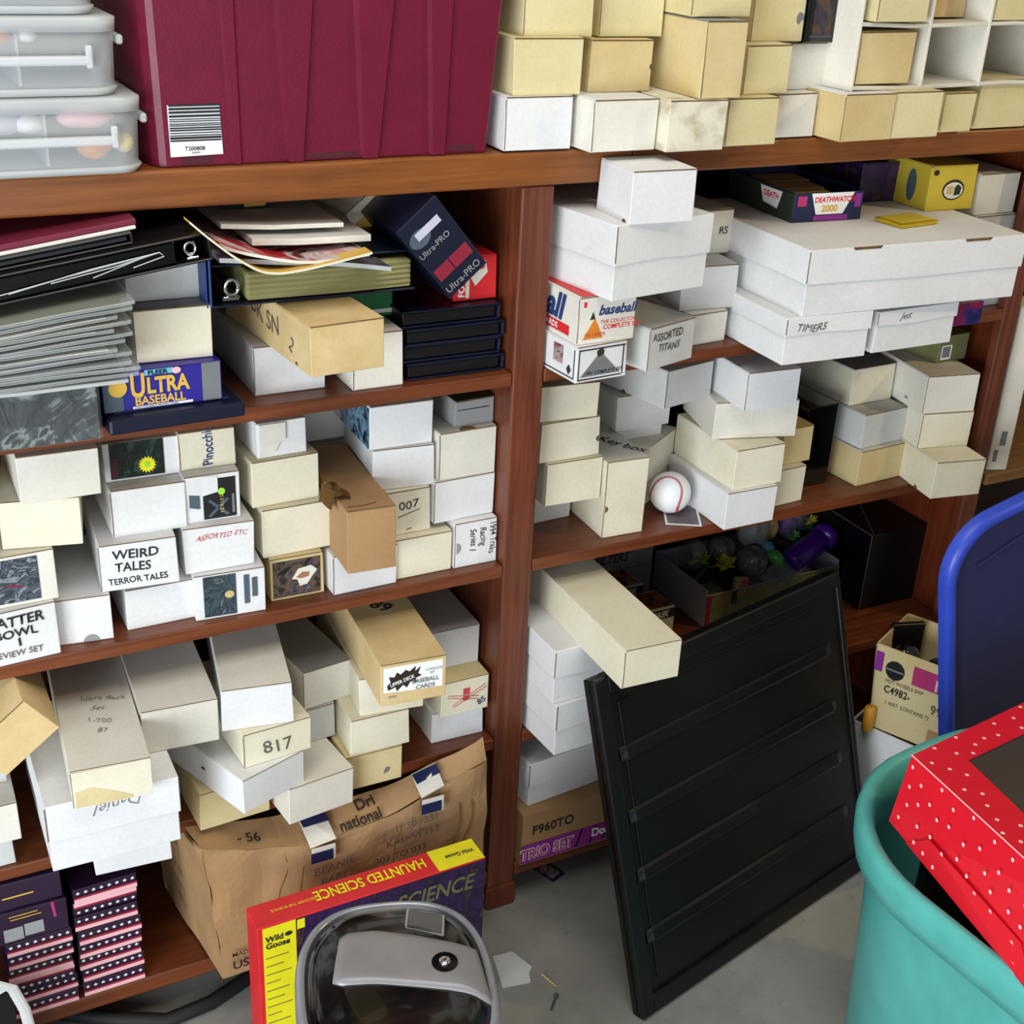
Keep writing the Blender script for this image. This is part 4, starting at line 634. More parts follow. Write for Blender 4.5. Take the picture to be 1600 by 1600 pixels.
for i in range(NS):
    z = 1.1462 + i * .0050; t = .0047; w_ = .405 + rnd.uniform(-.022, .012); sl = .0033 * i / .4; ki = .4 + .09 * i
    def wav(v): v.co.z += sl * v.co.x + ki * .0022 * (1 + math.sin(v.co.x * 13 + 1) * .7 + .3 * math.sin(v.co.x * 37 + 2))
    r = thing('page_sleeve', 'translucent plastic page sleeve pack, ' + SL[i], 'sleeve pack', (x0, -.082 + rnd.uniform(0, .014), z + .001), 0, 'plastic sleeve packs in the pile')
    bm = bmesh.new(); bx(bm, 0, 0, 0, w_, .24, t, .0015, 1, cuts=18)
    for v in bm.verts: wav(v); v.co.y += .003 * math.sin(v.co.x * 15 + i * 2)
    obj('sleeve_cover', bm, 'sleeve_film' if i else 'frosted_rim', r)
    bm = bmesh.new(); bx(bm, .006, .006, .0012, w_ - .008 - rnd.uniform(0, .02), .235, t * .62, .0004, 1, cuts=18)
    for v in bm.verts: wav(v); v.co.y += .003 * math.sin(v.co.x * 15 + i * 2)
    obj('card_page', bm, ('lightgray', 'gray_print', 'pale_page', 'gray_blue_print', 'lavender', 'offwhite', 'pale_page', 'gray_print', 'lightgray', 'olive_page', 'offwhite', 'gray_blue_print', 'olive_card', 'gray_blue_print')[i], r)
# tilted binders on the pile
def binder(name, label, loc, rot, w_, d_, t, cover, page, ring=False, spine='R', pmat2=None):
    r = thing(name, label, 'binder', loc, rot); bm = bmesh.new(); bx(bm, 0, 0, 0, w_, d_, .003, .001); obj('bottom_cover', bm, cover, r); bm = bmesh.new(); bx(bm, 0, 0, t - .003, w_, d_, t, .001); obj('top_cover', bm, cover, r)
    bm = bmesh.new(); bx(bm, *( (w_ - .003, 0, .003, w_, d_, t - .003) if spine == 'R' else (0, 0, .003, .003, d_, t - .003)), .0005); obj('spine', bm, cover, r)
    a, b_ = (.004, w_ - (.045 if ring else .006)) if spine == 'R' else ((.045 if ring else .006), w_ - .006)
    bm = bmesh.new(); bx(bm, a, .004, .0045, b_, d_ - .004, t - .0045, .001, 1, cuts=4); obj('page_block', bm, page, r)
    if ring:
        cx = w_ - .024 if spine == 'R' else .026
        for yy in (.012, d_ * .5):
            bm = bmesh.new(); bmesh.ops.create_cone(bm, segments=8, radius1=.001, radius2=.001, depth=.001); bm.clear(); tube(bm, [(cx + .007 * math.cos(q_), yy, t / 2 + .008 * math.sin(q_)) for q_ in [2 * math.pi * i / 20 for i in range(21)]], .0024, 8); obj('metal_ring', bm, 'chrome', r, True)
        bm = bmesh.new(); bx(bm, cx - .008, .004, .004, cx + .008, d_ - .01, .008, .001); obj('ring_plate', bm, 'chrome', r)
    return r
r = binder('ring_binder', 'black ring binder tilted on the sleeve pile, chrome ring showing', (-.075, -.055, 1.2195), (0, -.135, 0), .52, .27, .036, 'black_plastic', 'black_gloss', True)
for i in range(5):
    bm = bmesh.new(); tube(bm, [(.22 + .05 * i, -.001, .010 + .002 * (i % 3)), (.34 + .03 * i, -.001, .018 + .003 * (i % 2)), (.455, -.001, .024)], .0007, 4); obj('sleeve_edge', bm, 'pale_page', r)
r = binder('ring_binder', 'thin black binder sandwiched between the maroon album and the ring binder', (-.07, -.04, 1.2568), (0, -.135, 0), .42, .26, .015, 'black_plastic', 'dark_print', False)
r = thing('photo_album', 'maroon album with pale page edges topmost on the tilted pile', 'album', (-.07, -.03, 1.2722), (0, -.135, 0)); bm = bmesh.new(); bx(bm, 0, 0, .005, .428, .25, .013, .002, 2); obj('album_cover', bm, 'maroon_cloth', r); bm = bmesh.new(); bx(bm, 0, -.001, 0, .426, .248, .0048, .001); obj('page_block', bm, 'offwhite', r)
# blue binder on boxes
r = thing('ring_binder', 'blue ring binder with olive page edges lying across the card boxes', 'binder', (.448, .0, 1.2085), .0); D = (.31, .27, .05)
bm = bmesh.new(); bx(bm, 0, 0, 0, .003, .26, .066, .001); obj('spine', bm, 'blue_vinyl', r); bm = bmesh.new(); bx(bm, .003, 0, 0, .296, .26, .003, .001); obj('bottom_cover', bm, 'navy', r)
bm = bmesh.new(); bx(bm, .003, 0, 0, .298, .255, .003, .001); o = obj('top_cover', bm, 'navy', r); o.location = (0, .012, .052); o.rotation_euler = (.05, 0, 0)
bm = bmesh.new(); bx(bm, .052, .004, .004, .292, .25, .044, .004, 2, cuts=10)
for v in bm.verts: v.co.y += .0016 * math.sin(v.co.z * 900) + .002 * math.sin(v.co.x * 25)
obj('page_block', bm, 'olive_page', r); bm = bmesh.new(); tube(bm, [(.032 + .009 * math.cos(q_), .010, .024 + .011 * math.sin(q_)) for q_ in [2 * math.pi * i / 20 for i in range(21)]], .003, 8); obj('metal_ring', bm, 'chrome', r, True)
bm = bmesh.new(); bx(bm, .018, .01, .004, .044, .25, .012, .002); obj('ring_plate', bm, 'chrome', r)
bm = bmesh.new(); bx(bm, 0, 0, 0, .052, .26, .001); o = obj('side_cover', bm, 'blue_vinyl', r); o.location = (-.0035, -.0, .001); o.rotation_euler = (0, math.radians(-90), 0); o.scale = (1.2, 1, 1)
def sheet(name, label, cat, pts, y0, y1, t, mat, grp=None, mat2=None, wob=0):
    """limp paper: profile pts (x, z) extruded along y"""
    bm = bmesh.new(); n = len(pts); rows = []
    for j in range(7):
        y = y0 + (y1 - y0) * j / 6; rows.append(([bm.verts.new((px_, y, pz_ + wob * math.sin(j + i))) for i, (px_, pz_) in enumerate(pts)], [bm.verts.new((px_, y, pz_ + t + wob * math.sin(j + i))) for i, (px_, pz_) in enumerate(pts)]))
    for (a, b_), (c, d) in zip(rows, rows[1:]):
        for i in range(n - 1): bm.faces.new((a[i], c[i], c[i + 1], a[i + 1])); bm.faces.new((b_[i], b_[i + 1], d[i + 1], d[i]))
        bm.faces.new((a[0], b_[0], d[0], c[0])); bm.faces.new((a[-1], c[-1], d[-1], b_[-1]))
    for a, b_ in (rows[0], rows[-1]):
        for i in range(n - 1): bm.faces.new((a[i], a[i + 1], b_[i + 1], b_[i]))
    bmesh.ops.recalc_face_normals(bm, faces=bm.faces)
    for f in bm.faces:
        if mat2 and abs(f.normal.y) > .7: f.material_index = 1
    return tag(obj(name, bm, [mat] + ([mat2] if mat2 else [])), label, cat, grp)
GM = 'papers on the blue binder'
def smooth(pts, n=10):
    out = []
    for i in range(len(pts) - 1):
        p0, p1, p2, p3 = pts[max(i - 1, 0)], pts[i], pts[i + 1], pts[min(i + 2, len(pts) - 1)]
        for k in range(n):
            t = k / n; out.append(tuple(.5 * (2 * p1[a] + (p2[a] - p0[a]) * t + (2 * p0[a] - 5 * p1[a] + 4 * p2[a] - p3[a]) * t * t + (3 * p1[a] - p0[a] - 3 * p2[a] + p3[a]) * t ** 3) for a in (0, 1)))
    return out + [pts[-1]]
sheet('magazine', 'glossy gray magazine sagging over the front of the blue binder', 'magazine', smooth([(.452, 1.281), (.53, 1.272), (.62, 1.262), (.690, 1.250)]), -.04, .16, .006, 'pic_gray_mag', GM, 'pale_page')
sheet('magazine', 'red-covered magazine with curled pages under the white notepads', 'magazine', smooth([(.455, 1.300), (.50, 1.286), (.57, 1.272), (.655, 1.276)]), -.048, .14, .004, 'pic_red_mag', GM, 'offwhite')
sheet('magazine', 'yellow-edged magazine bowed upward beside the chrome ring', 'magazine', smooth([(.412, 1.338), (.44, 1.312), (.475, 1.284), (.510, 1.266), (.56, 1.266), (.655, 1.281)]), -.058, -.03, .003, 'gold_print', GM, 'cream')
sheet('notepad', 'white spiral-less notepad lying lower on the blue binder papers', 'notepad', [(.505, 1.292), (.57, 1.288), (.672, 1.286)], -.01, .15, .009, 'lightgray', GM, 'offwhite')
sheet('notepad', 'white notepad lying askew uppermost on the blue binder papers', 'notepad', [(.470, 1.312), (.54, 1.306), (.640, 1.303)], .01, .15, .006, 'lightgray', GM, 'offwhite')
r = thing('plastic_pack', 'clear plastic pack with a blue and gold label in the dark at the back', 'pack', (.50, .10, 1.312), (0, .0, .1), GM); bm = bmesh.new(); bx(bm, 0, 0, 0, .085, .08, .026, .006, 2); obj('pack_shell', bm, 'dark_film', r); bm = bmesh.new(); bx(bm, .03, -.001, .004, .062, .002, .020, .001); obj('pack_label', bm, 'gold_print', r); bm = bmesh.new(); bx(bm, .004, .01, .003, .055, .06, .018, .002); obj('pack_insert', bm, 'blue_vinyl', r)
r, D = card_box('tiltw', 'cream', 'off-white card box tipped on its corner behind the notepads', G4.replace('WEIRD TALES box', 'ULTRA BASEBALL box'), place=(0, 0, 0, 0, .095, .045, .15)); r.location = (.712, .13, 1.255); r.rotation_euler = (0, -.62, .1); patch(r, D, 'F', (.004, .004, .03, .022), 'gold_print', 'gold_label')
# tan battered box row
r, D = card_box('K2', 'white', 'white card box on the shelf beneath the battered tan box', G4.replace('WEIRD TALES box', 'ULTRA BASEBALL box'))
r, D = card_box('K1', 'offwhite', 'off-white card box beside the navy albums, behind the battered tan box', G4.replace('WEIRD TALES box', 'ULTRA BASEBALL box'))
r, D = card_box('K3', 'aged', 'battered tan card box jutting out over the shelf above two white boxes', G4.replace('WEIRD TALES box', 'ULTRA BASEBALL box'), notch=[('L', .262, .004, .004, 'cutedge', 0, 180)], place=B('K3')[:6] + (.31,)); text(r, D, 'L', 'BK SN', .10, .035, .038, 'faint_ink', wob=.06, rot=-.1, name='marker_writing'); text(r, D, 'L', '2', .235, .022, .03, 'faint_ink', rot=-.5, name='marker_writing')
for i in range(4):
    o = thing('photo_album', ('navy album at the bottom of the dark stack by the post', 'navy album second from bottom in the dark stack by the post', 'navy album third from bottom in the dark stack by the post', 'navy album on top of the dark stack by the post')[i], 'album', (.738 + (.004, 0, .003, -.002)[i], .02 + (.0, .006, .002, .008)[i], 1.0625 + .0262 * i), 0, 'navy albums stacked by the post')
    for nm, b_ in (('bottom_cover', (0, 0, 0, .160, .27, .003)), ('top_cover', (0, 0, .0225, .160, .27, .0255)), ('spine', (.157, 0, .003, .161, .27, .0225))):
        bm = bmesh.new(); bx(bm, *b_, .0012, 2); obj(nm, bm, 'navy', o)
    bm = bmesh.new(); bx(bm, .003, .004, .004, .154, .26, .0215, .001); obj('page_block', bm, 'black_plastic', o)
r, D = card_box('foot', 'red_print', 'red football card box on the navy albums by the post', name='card_set_box', edge=False, place=(.828, .05, 1.1675, .0, .072, .068, .2)); text(r, D, 'F', 'FOOTBALL', .018, .006, .0145, 'white_print', rot=math.pi / 2, bold=.03, sx=.95); patch(r, D, 'F', [(.028, .035), (.036, .022), (.046, .032), (.056, .042), (.052, .060), (.040, .064), (.030, .052)], 'offwhite', 'printed_helmet'); oval(r, D, 'F', .045, .052, .006, .005, 'red_ink', .001, 'printed_mark'); patch(r, D, 'F', [(.020, .004), (.026, .004), (.026, .034), (.020, .034)], 'cream', 'caption_strip', e=.0003)
r, D = card_box('green', 'green_print', 'small green printed box wedged behind the battered tan box', name='card_set_box', edge=False, place=(.672, .075, 1.1485, .0, .068, .040, .15)); patch(r, D, 'F', (.0, .006, .068, .012), 'white_print', 'white_stripe')
r, D = card_box('upro', 'navy', 'navy sleeve box with ULTRA-PRO lettering and red bars, tipped over by the post', name='sleeve_box', edge=False, place=(0, 0, 0, 0, .076, .134, .22)); r.location = (.797, -.004, 1.190); r.rotation_euler = (0, -.70, .0)
text(r, D, 'F', 'Ultra-PRO', .004, .008, .0150, 'graycard', bold=.005); patch(r, D, 'F', (.006, .030, .034, .050), 'crimson_print', 'red_bar'); patch(r, D, 'F', (.036, .030, .070, .050), 'crimson_print', 'red_bar'); text(r, D, 'F', 'Ultra-PRO', .004, .075, .0130, 'graycard', bold=.005); oval(r, D, 'F', .022, .102, .018, .013, 'gray_blue_print', .0006, 'printed_swirl'); patch(r, D, 'F', (.018, .100, .062, .112), 'lavender', 'price_label', e=.0012)
# ---------------- bottom shelf: star boxes ----------------
def star(u, v, r_): return [(u + (r_ if i % 2 == 0 else r_ * .42) * math.sin(i * math.pi / 5), v + (r_ if i % 2 == 0 else r_ * .42) * math.cos(i * math.pi / 5)) for i in range(10)]
def star_box(loc, yaw, w_, h_, label, flip=False, red=False):
    r = thing('card_set_box', label, 'card box', loc, yaw, 'star-striped card boxes on the bottom shelf'); D = (w_, .18, h_); bm = bmesh.new(); bx(bm, 0, 0, .0003, w_, .18, h_ - .0003, .0012, 2); jit(bm, D, seedof(label)); obj('box_body', bm, 'plum_print', r)
    f = lambda v0, v1: (0.0008, h_ * v0, w_ - .0008, h_ * v1) if not flip else (.0008, h_ * (1 - v1), w_ - .0008, h_ * (1 - v0))
    patch(r, D, 'F', f(.02, .30), 'pink_stripe', 'pink_stripe', e=.001); patch(r, D, 'F', f(.30, .46), 'crimson_print', 'crimson_stripe', e=.0008)
    for i in range(8):
        u = w_ * (i + .6) / 8.2; vv = h_ * (.72 if not flip else .28); patch(r, D, 'F', star(u, vv, .0036), 'white_print', 'star', e=.0012)
    return r
ordn = ['bottom', 'second', 'third', 'fourth', 'fifth', 'sixth', 'seventh', 'top']
for i in range(8):
    star_box((.184 + .002 * math.sin(i * 2.1), .002 + .003 * math.sin(i * 1.3), .0905 + .0272 * i), .015 + .01 * math.sin(i), .098, .0268, 'star-striped card box, ' + ('lowest' if i == 0 else 'topmost' if i == 7 else ordn[i] + ' from bottom') + ' in the taller stack', flip=i in (6,))
for i in range(6):
    star_box((.078 + .002 * math.sin(i * 1.7), .0 + .003 * math.sin(i * 1.1), .0905 + .0255 * i), .0 + .012 * math.sin(i * 2), .098, .0252, 'star-striped card box, ' + ('lowest' if i == 0 else 'topmost' if i == 5 else ordn[i] + ' from bottom') + ' in the lower stack by the black board', flip=i in (2,))
r, D = card_box('pbox', 'plum_print', 'dark purple printed box with two white labels on the lower star-striped stack', name='card_set_box', edge=False, place=(.062, -.004, .2442, 0, .112, .062, .2)); patch(r, D, 'F', (.018, .006, .046, .030), 'graycard', 'white_label'); patch(r, D, 'F', (.048, .009, .076, .032), 'graycard', 'white_label'); patch(r, D, 'F', (.03, .045, .075, .0465), 'gold_print', 'gold_line'); patch(r, D, 'F', (.028, .051, .07, .0525), 'gold_print', 'gold_line'); patch(r, D, 'F', [(.092, .03), (.096, .03), (.094, .06), (.089, .06)], 'magenta_print', 'printed_mark')
r, D = card_box('pbox2', 'plum_print', 'dark purple printed pack squeezed under the shelf above the white-labelled box', name='card_set_box', edge=False, place=(.055, .0, .3066, 0, .115, .05, .2)); patch(r, D, 'F', (.03, .022, .075, .0245), 'gold_print', 'gold_line')
# black board with white taped edge
r = thing('black_board', 'black board with a white taped edge standing before the star-striped boxes', 'board', (-.14, -.10, 0), (-.02, 0, .0)); bm = bmesh.new(); loft(bm, [[Vector(p) for p in ((0, 0, zz), (.215 + .0 - .09 * (zz / .33 if zz > .25 else 0) * 0, 0, zz), (.215, .012, zz), (0, .012, zz))] for zz in (0, .24)]); obj('board_panel', bm, 'black_plastic', r)
bm = bmesh.new(); tube(bm, [(.238, -.006, 0.002), (.236, -.008, .10), (.228, -.008, .20), (.216, -.006, .245), (.196, -.004, .262), (.200, -.004, .244)], .008, 8); 
for v in bm.verts: v.co.y = v.co.y * .35
obj('white_tape', bm, 'lightgray', r)
# crumpled brown carton
r = thing('brown_carton', 'big crumpled brown carton with printed writing on the bottom shelf', 'carton', (0, 0, 0))
def cr(v, amp=.006): 
    q_ = v * 16; return v + Vector((noise.noise(q_), noise.noise(q_ + Vector((5, 0, 0))) + .7 * (abs(noise.noise(v * 9 + Vector((2, 2, 2)))) - .2), noise.noise(q_ + Vector((0, 7, 0))) * .6)) * amp
def along(pl, t):
    n = len(pl) - 1; L_ = [0]
    for a, b_ in zip(pl, pl[1:]): L_.append(L_[-1] + (Vector(b_) - Vector(a)).length)
    d = t * L_[-1]
    for i in range(n):
        if d <= L_[i + 1] + 1e-9: f = (d - L_[i]) / max(1e-9, L_[i + 1] - L_[i]); return Vector(pl[i]) * (1 - f) + Vector(pl[i + 1]) * f
    return Vector(pl[-1])
def strip(bm, lo, hi, n=18, m=6, amp=.006):
    g = [[bm.verts.new(cr(along(lo, i / n) * (1 - j / m) + along(hi, i / n) * (j / m), amp)) for i in range(n + 1)] for j in range(m + 1)]
    for j in range(m):
        for i in range(n): bm.faces.new((g[j][i], g[j][i + 1], g[j + 1][i + 1], g[j + 1][i]))
PB = [(.374, -.060, .372), (.40, -.063, .362), (.500, -.062, .334), (.545, -.062, .322), (.686, -.062, .339), (.742, -.062, .360), (.845, -.058, .389), (.866, -.055, .392)]
PC = [(.362, -.010, .382), (.40, -.010, .376), (.50, -.010, .356), (.583, -.010, .351), (.70, -.010, .357), (.745, -.012, .369), (.850, -.040, .420), (.866, -.040, .428)]
A_ = [(.394, -.060, .0975), (.868, -.060, .0975)]
bm = bmesh.new(); strip(bm, [(.362, .19, .0975), A_[0]], [(.345, .19, .355), PB[0]], 10, 10, .005); strip(bm, [A_[1], (.868, .19, .0975)], [PB[-1], (.866, .19, .352)], 8, 8, .002)
strip(bm, [(.345, .19, .355), PB[0]], [(.36, .19, .356), PC[0]], 6, 2, .001); strip(bm, [(.868, .19, .0975), (.362, .19, .0975)], [(.866, .19, .352), (.345, .19, .355)], 8, 4, .001); strip(bm, [(.362, .19, .0975), (.868, .19, .0975)], A_, 8, 4, .0005)
for v in bm.verts:
    if v.co.y > -.045: v.co.z = min(v.co.z, .361)
strip(bm, A_, PB, 34, 16, .008); strip(bm, PB, PC, 34, 5, .003)
bmesh.ops.remove_doubles(bm, verts=bm.verts, dist=.0015)
for v in bm.verts:
    v.co.z = max(v.co.z, .0915)
    if v.co.y > -.003: v.co.z = min(v.co.z, .361)
bmesh.ops.recalc_face_normals(bm, faces=bm.faces); obj('carton_body', bm, 'kraft', r)
for x_ in (.50, .53, .70, .81, .835):
    bm = bmesh.new(); tube(bm, [tuple(cr(Vector((x_ + .006 * math.sin(i * .8), -.0605, .12 + .22 * i / 12)), .008) + Vector((0, -.0005, 0))) for i in range(12)], .0013, 5); obj('crease', bm, 'kraftdark', r)
def cart_text(s, x_, z_, size, mat='dark_brown', y=-.0705, **kw): return text(r, (1, 0, 1), 'F', s, x_, z_, size, mat, e=-y, name='printed_lettering', **kw)
def on_top(o, x_, t0, lift=.0035):
    """moves lettering made at (u, v) onto the sloping top between the fold and the back line"""
    for vt in o.data.vertices:
        x = x_ + vt.co.x; t = t0 + vt.co.z / .060; a = (x - .374) / (.866 - .374); p, q_ = along(PB, min(max(a, 0), 1)), along(PC, min(max(a, 0), 1)); v = p * (1 - t) + q_ * t; vt.co = Vector((x, v.y - lift, v.z + lift))
on_top(text(r, (1, 0, 1), 'F', 'Dri', 0, 0, .030, 'dark_brown', bold=.03, sx=.85, rot=.05, name='printed_lettering'), .636, .50); on_top(text(r, (1, 0, 1), 'F', 'national', 0, 0, .032, 'dark_brown', bold=.02, sx=.72, rot=.0, name='printed_lettering'), .600, .02)
on_top(text(r, (1, 0, 1), 'F', '- 56', 0, 0, .024, 'dark_brown', bold=.02, name='printed_lettering'), .432, .25)
for x0_, x1_ in ((.545, .588), (.738, .780)):
    for t0, t1, mm, nm in ((-.1, .98, 'offwhite', 'printed_tape'), (.5, .95, 'navy_print', 'tape_print')):
        bm = bmesh.new(); vs = []
        for x, t in ((x0_, t0), (x1_, t0), (x1_ - .004, t1), (x0_ - .004, t1)):
            a = (x - .374) / (.866 - .374); v = along(PB, a) * (1 - t) + along(PC, a) * t; vs.append(v + Vector((0, -.0055, .0055)) * (1 if mm == 'offwhite' else 1.25))
        poly_prism(bm, vs, .0005, Vector((0, -.7, .7))); obj(nm, bm, mm, r)
    zf = along(PB, (x0_ - .374) / .492).z; bm = bmesh.new(); bx(bm, x0_, -.0765, zf - .028, x1_ - .003, -.0745, zf + .002, .0003); obj('printed_tape', bm, 'offwhite', r); bm = bmesh.new(); bx(bm, x0_ - .002, -.0785, zf - .026, x1_ - .008, -.0768, zf - .006, .0003); obj('tape_print', bm, 'navy_print', r)
cart_text('BEANIE', .548, .262, .022, 'faint_ink', rot=.14, wob=.05, shear=.2, y=-.0725); cart_text('BABY', .560, .240, .020, 'faint_ink', rot=.14, wob=.05, shear=.2, y=-.0725); cart_text('1  30  331', .690, .307, .020, 'faint_ink', rot=.06, bold=.01, y=-.0725); cart_text('KAL  W117', .675, .280, .020, 'faint_ink', rot=.06, bold=.01, y=-.0725); cart_text('303 TO 033', .655, .250, .019, 'faint_ink', rot=.06, bold=.01, y=-.0725)
cart_text('MADE IN', .408, .146, .0125, bold=.01); cart_text('USA', .408, .120, .024, bold=.02)
bm = bmesh.new(); bx(bm, .344, .06, .28, .347, .13, .35, .0003); obj('printed_tape', bm, 'navy_print', r)
for i, s_ in enumerate(('2K01', 'YAM', '3302')): text(r, (0, .19, 0), 'L', s_, .075, .22 - .035 * i, .026, 'faint_ink', rot=-.2, e=-.360, name='printed_lettering')
# ---------------- board game style box on the floor ----------------
hx, hy, hz = .413, -.205, .318
r = thing('kit_box', 'red and yellow HAUNTED SCIENCE kit box standing on the floor behind the bin', 'box', (hx, hy, 0.0008), .012); D = (.382, .052, hz - .001)
bm = bmesh.new(); bx(bm, 0, 0, 0, D[0], D[1], D[2], .0015, 2); obj('box_body', bm, 'red_print', r)
patch(r, D, 'F', (.008, 0, .060, D[2] - .002), 'yellow_print', 'yellow_panel'); patch(r, D, 'F', (.060, 0, .381, D[2] - .002), 'pic_space', 'picture_print'); patch(r, D, 'T', (.300, .001, .381, .051), 'yellow_print', 'yellow_panel')
text(r, D, 'T', 'HAUNTED SCIENCE', .288, .040, .0300, 'yellow_print', rot=math.pi, bold=.02, sx=.70); text(r, D, 'T', 'DISCOVER THE SCIENCE', .105, .030, .0075, 'yellow_print', rot=math.pi, sx=.9); text(r, D, 'T', 'Wild Goose', .372, .030, .0125, 'ink', rot=math.pi, bold=.02, sx=.8, e=.0016); text(r, D, 'F', 'SCIENCE', .225, D[2] - .052, .042, 'olive_card', bold=.02, shear=.2, sx=.82, e=.0016); text(r, D, 'F', 'Wild', .012, D[2] - .030, .0155, 'ink', bold=.03, e=.0016, sx=.9); text(r, D, 'F', 'Goose', .012, D[2] - .043, .0155, 'ink', bold=.03, e=.0016, sx=.9)
oval(r, D, 'F', .048, D[2] - .024, .006, .004, 'ink', .0012, 'printed_goose')
for i in range(11): patch(r, D, 'F', (.011, D[2] - .062 - .0165 * i, .011 + (.036, .028, .040, .022)[i % 4], D[2] - .0605 - .0165 * i), 'olive_card', 'caption_line', e=.0012)
patch(r, D, 'F', (.062, D[2] - .022, .074, D[2] - .004), 'yellow_print', 'printed_letter', e=.001)
# ---------------- lidded bin ----------------
byaw = -.30; r = thing('waste_bin', 'black and silver bin with a glossy lid, window and round button', 'bin', (.500 - .013 * math.cos(byaw), -.560 - .013 * math.sin(byaw), 0.0006), byaw)
def se(w_, d_, z, e=2.7, n=64): 
    out = []
    for i in range(n):
        a = 2 * math.pi * i / n; c, s_ = math.cos(a), math.sin(a); out.append(Vector((w_ / 2 * (abs(c) ** (2 / e)) * (1 if c > 0 else -1), d_ / 2 * (abs(s_) ** (2 / e)) * (1 if s_ > 0 else -1), z)))
    return out
bm = bmesh.new(); loft(bm, [se(.19, .23, 0), se(.20, .24, .01), se(.240, .290, .455), se(.240, .290, .458)]); obj('bin_body', bm, 'black_plastic', r, True)
bm = bmesh.new(); loft(bm, [se(.242, .294, .459), se(.250, .302, .470), se(.250, .302, .490), se(.243, .295, .500), se(.228, .282, .502), se(.224, .278, .495)], False, False); obj('silver_rim', bm, 'silver_rim', r, True)
bm = bmesh.new(); loft(bm, [se(.226, .280, .4945), se(.224, .278, .5005), se(.19, .24, .5075), se(.12, .15, .5115), se(.03, .04, .5125)], True, True); obj('lid_dome', bm, 'black_gloss', r, True)
UP = [(-.066, .080), (-.020, .081), (.030, .066), (.080, .046), (.106, .040)]; DN = [(-.079, -.003), (-.028, -.007), (.032, -.021), (.085, -.034), (.112, -.050)]
bm = bmesh.new(); g = []; NX, NY = 18, 10
for i in range(NX + 1):
    f = i / NX * 4; k0 = min(int(f), 3); f -= k0; u0 = Vector(UP[k0]).lerp(Vector(UP[k0 + 1]), f); d0 = Vector(DN[k0]).lerp(Vector(DN[k0 + 1]), f)
    if i == 0: u0.y -= .006; d0.y += .005
    g.append([])
    for j in range(NY + 1):
        p = d0.lerp(u0, j / NY); edge = max(0, 1 - min(j, NY - j) / 1.5); g[-1].append(bm.verts.new((p.x, p.y, .5172 - .0025 * edge - .012 * max(0, (p.x - .07) / .04) ** 2 - (.002 if i == 0 else 0))))
for i in range(NX):
    for j in range(NY): bm.faces.new((g[i][j], g[i + 1][j], g[i + 1][j + 1], g[i][j + 1]))
rim_ = [g[i][0] for i in range(NX + 1)] + [g[NX][j] for j in range(1, NY + 1)] + [g[i][NY] for i in range(NX - 1, -1, -1)] + [g[0][j] for j in range(NY - 1, 0, -1)]
dn_ = [bm.verts.new(v.co + Vector((0, 0, -.010))) for v in rim_]
for k in range(len(rim_)): bm.faces.new((rim_[k], dn_[k], dn_[(k + 1) % len(rim_)], rim_[(k + 1) % len(rim_)]))
obj('silver_plate', bm, 'silver', r, True)
bm = bmesh.new(); cyl(bm, (.061, .012, .514), (.061, .012, .5185), .0165, n=28); obj('button_ring', bm, 'black_gloss', r); bm = bmesh.new(); loft(bm, [rrect(.061, .012, 2 * q_, 2 * q_, q_, zz) for zz, q_ in ((.5186, .008), (.521, .007), (.522, .003))]); obj('button', bm, 'chrome', r, True)
wq = [(.025, .121), (.073, .102), (.067, .064), (.018, .084)]
bm = bmesh.new(); lo = [bm.verts.new((p[0], p[1], .510)) for p in wq]; ce = Vector((.0458, .0928)); ii = [bm.verts.new(tuple(ce + (Vector(p) - ce) * .88) + (.5110,)) for p in wq]
for k in range(4): bm.faces.new((lo[k], ii[k], ii[(k + 1) % 4], lo[(k + 1) % 4]))
bmesh.ops.solidify(bm, geom=bm.faces[:], thickness=.004); bmesh.ops.recalc_face_normals(bm, faces=bm.faces); wf = obj('window_frame', bm, 'lightgray', r); bm = bmesh.new(); poly_prism(bm, [Vector(tuple(ce + (Vector(p) - ce) * .90) + (.509,)) for p in wq], .001, Vector((0, 0, 1))); obj('window_pane', bm, 'pane_gray', wf)
bm = bmesh.new(); cyl(bm, (-.072, .103, .5035), (-.072, .103, .5065), .0024, n=10); obj('indicator_light', bm, 'chrome', r)
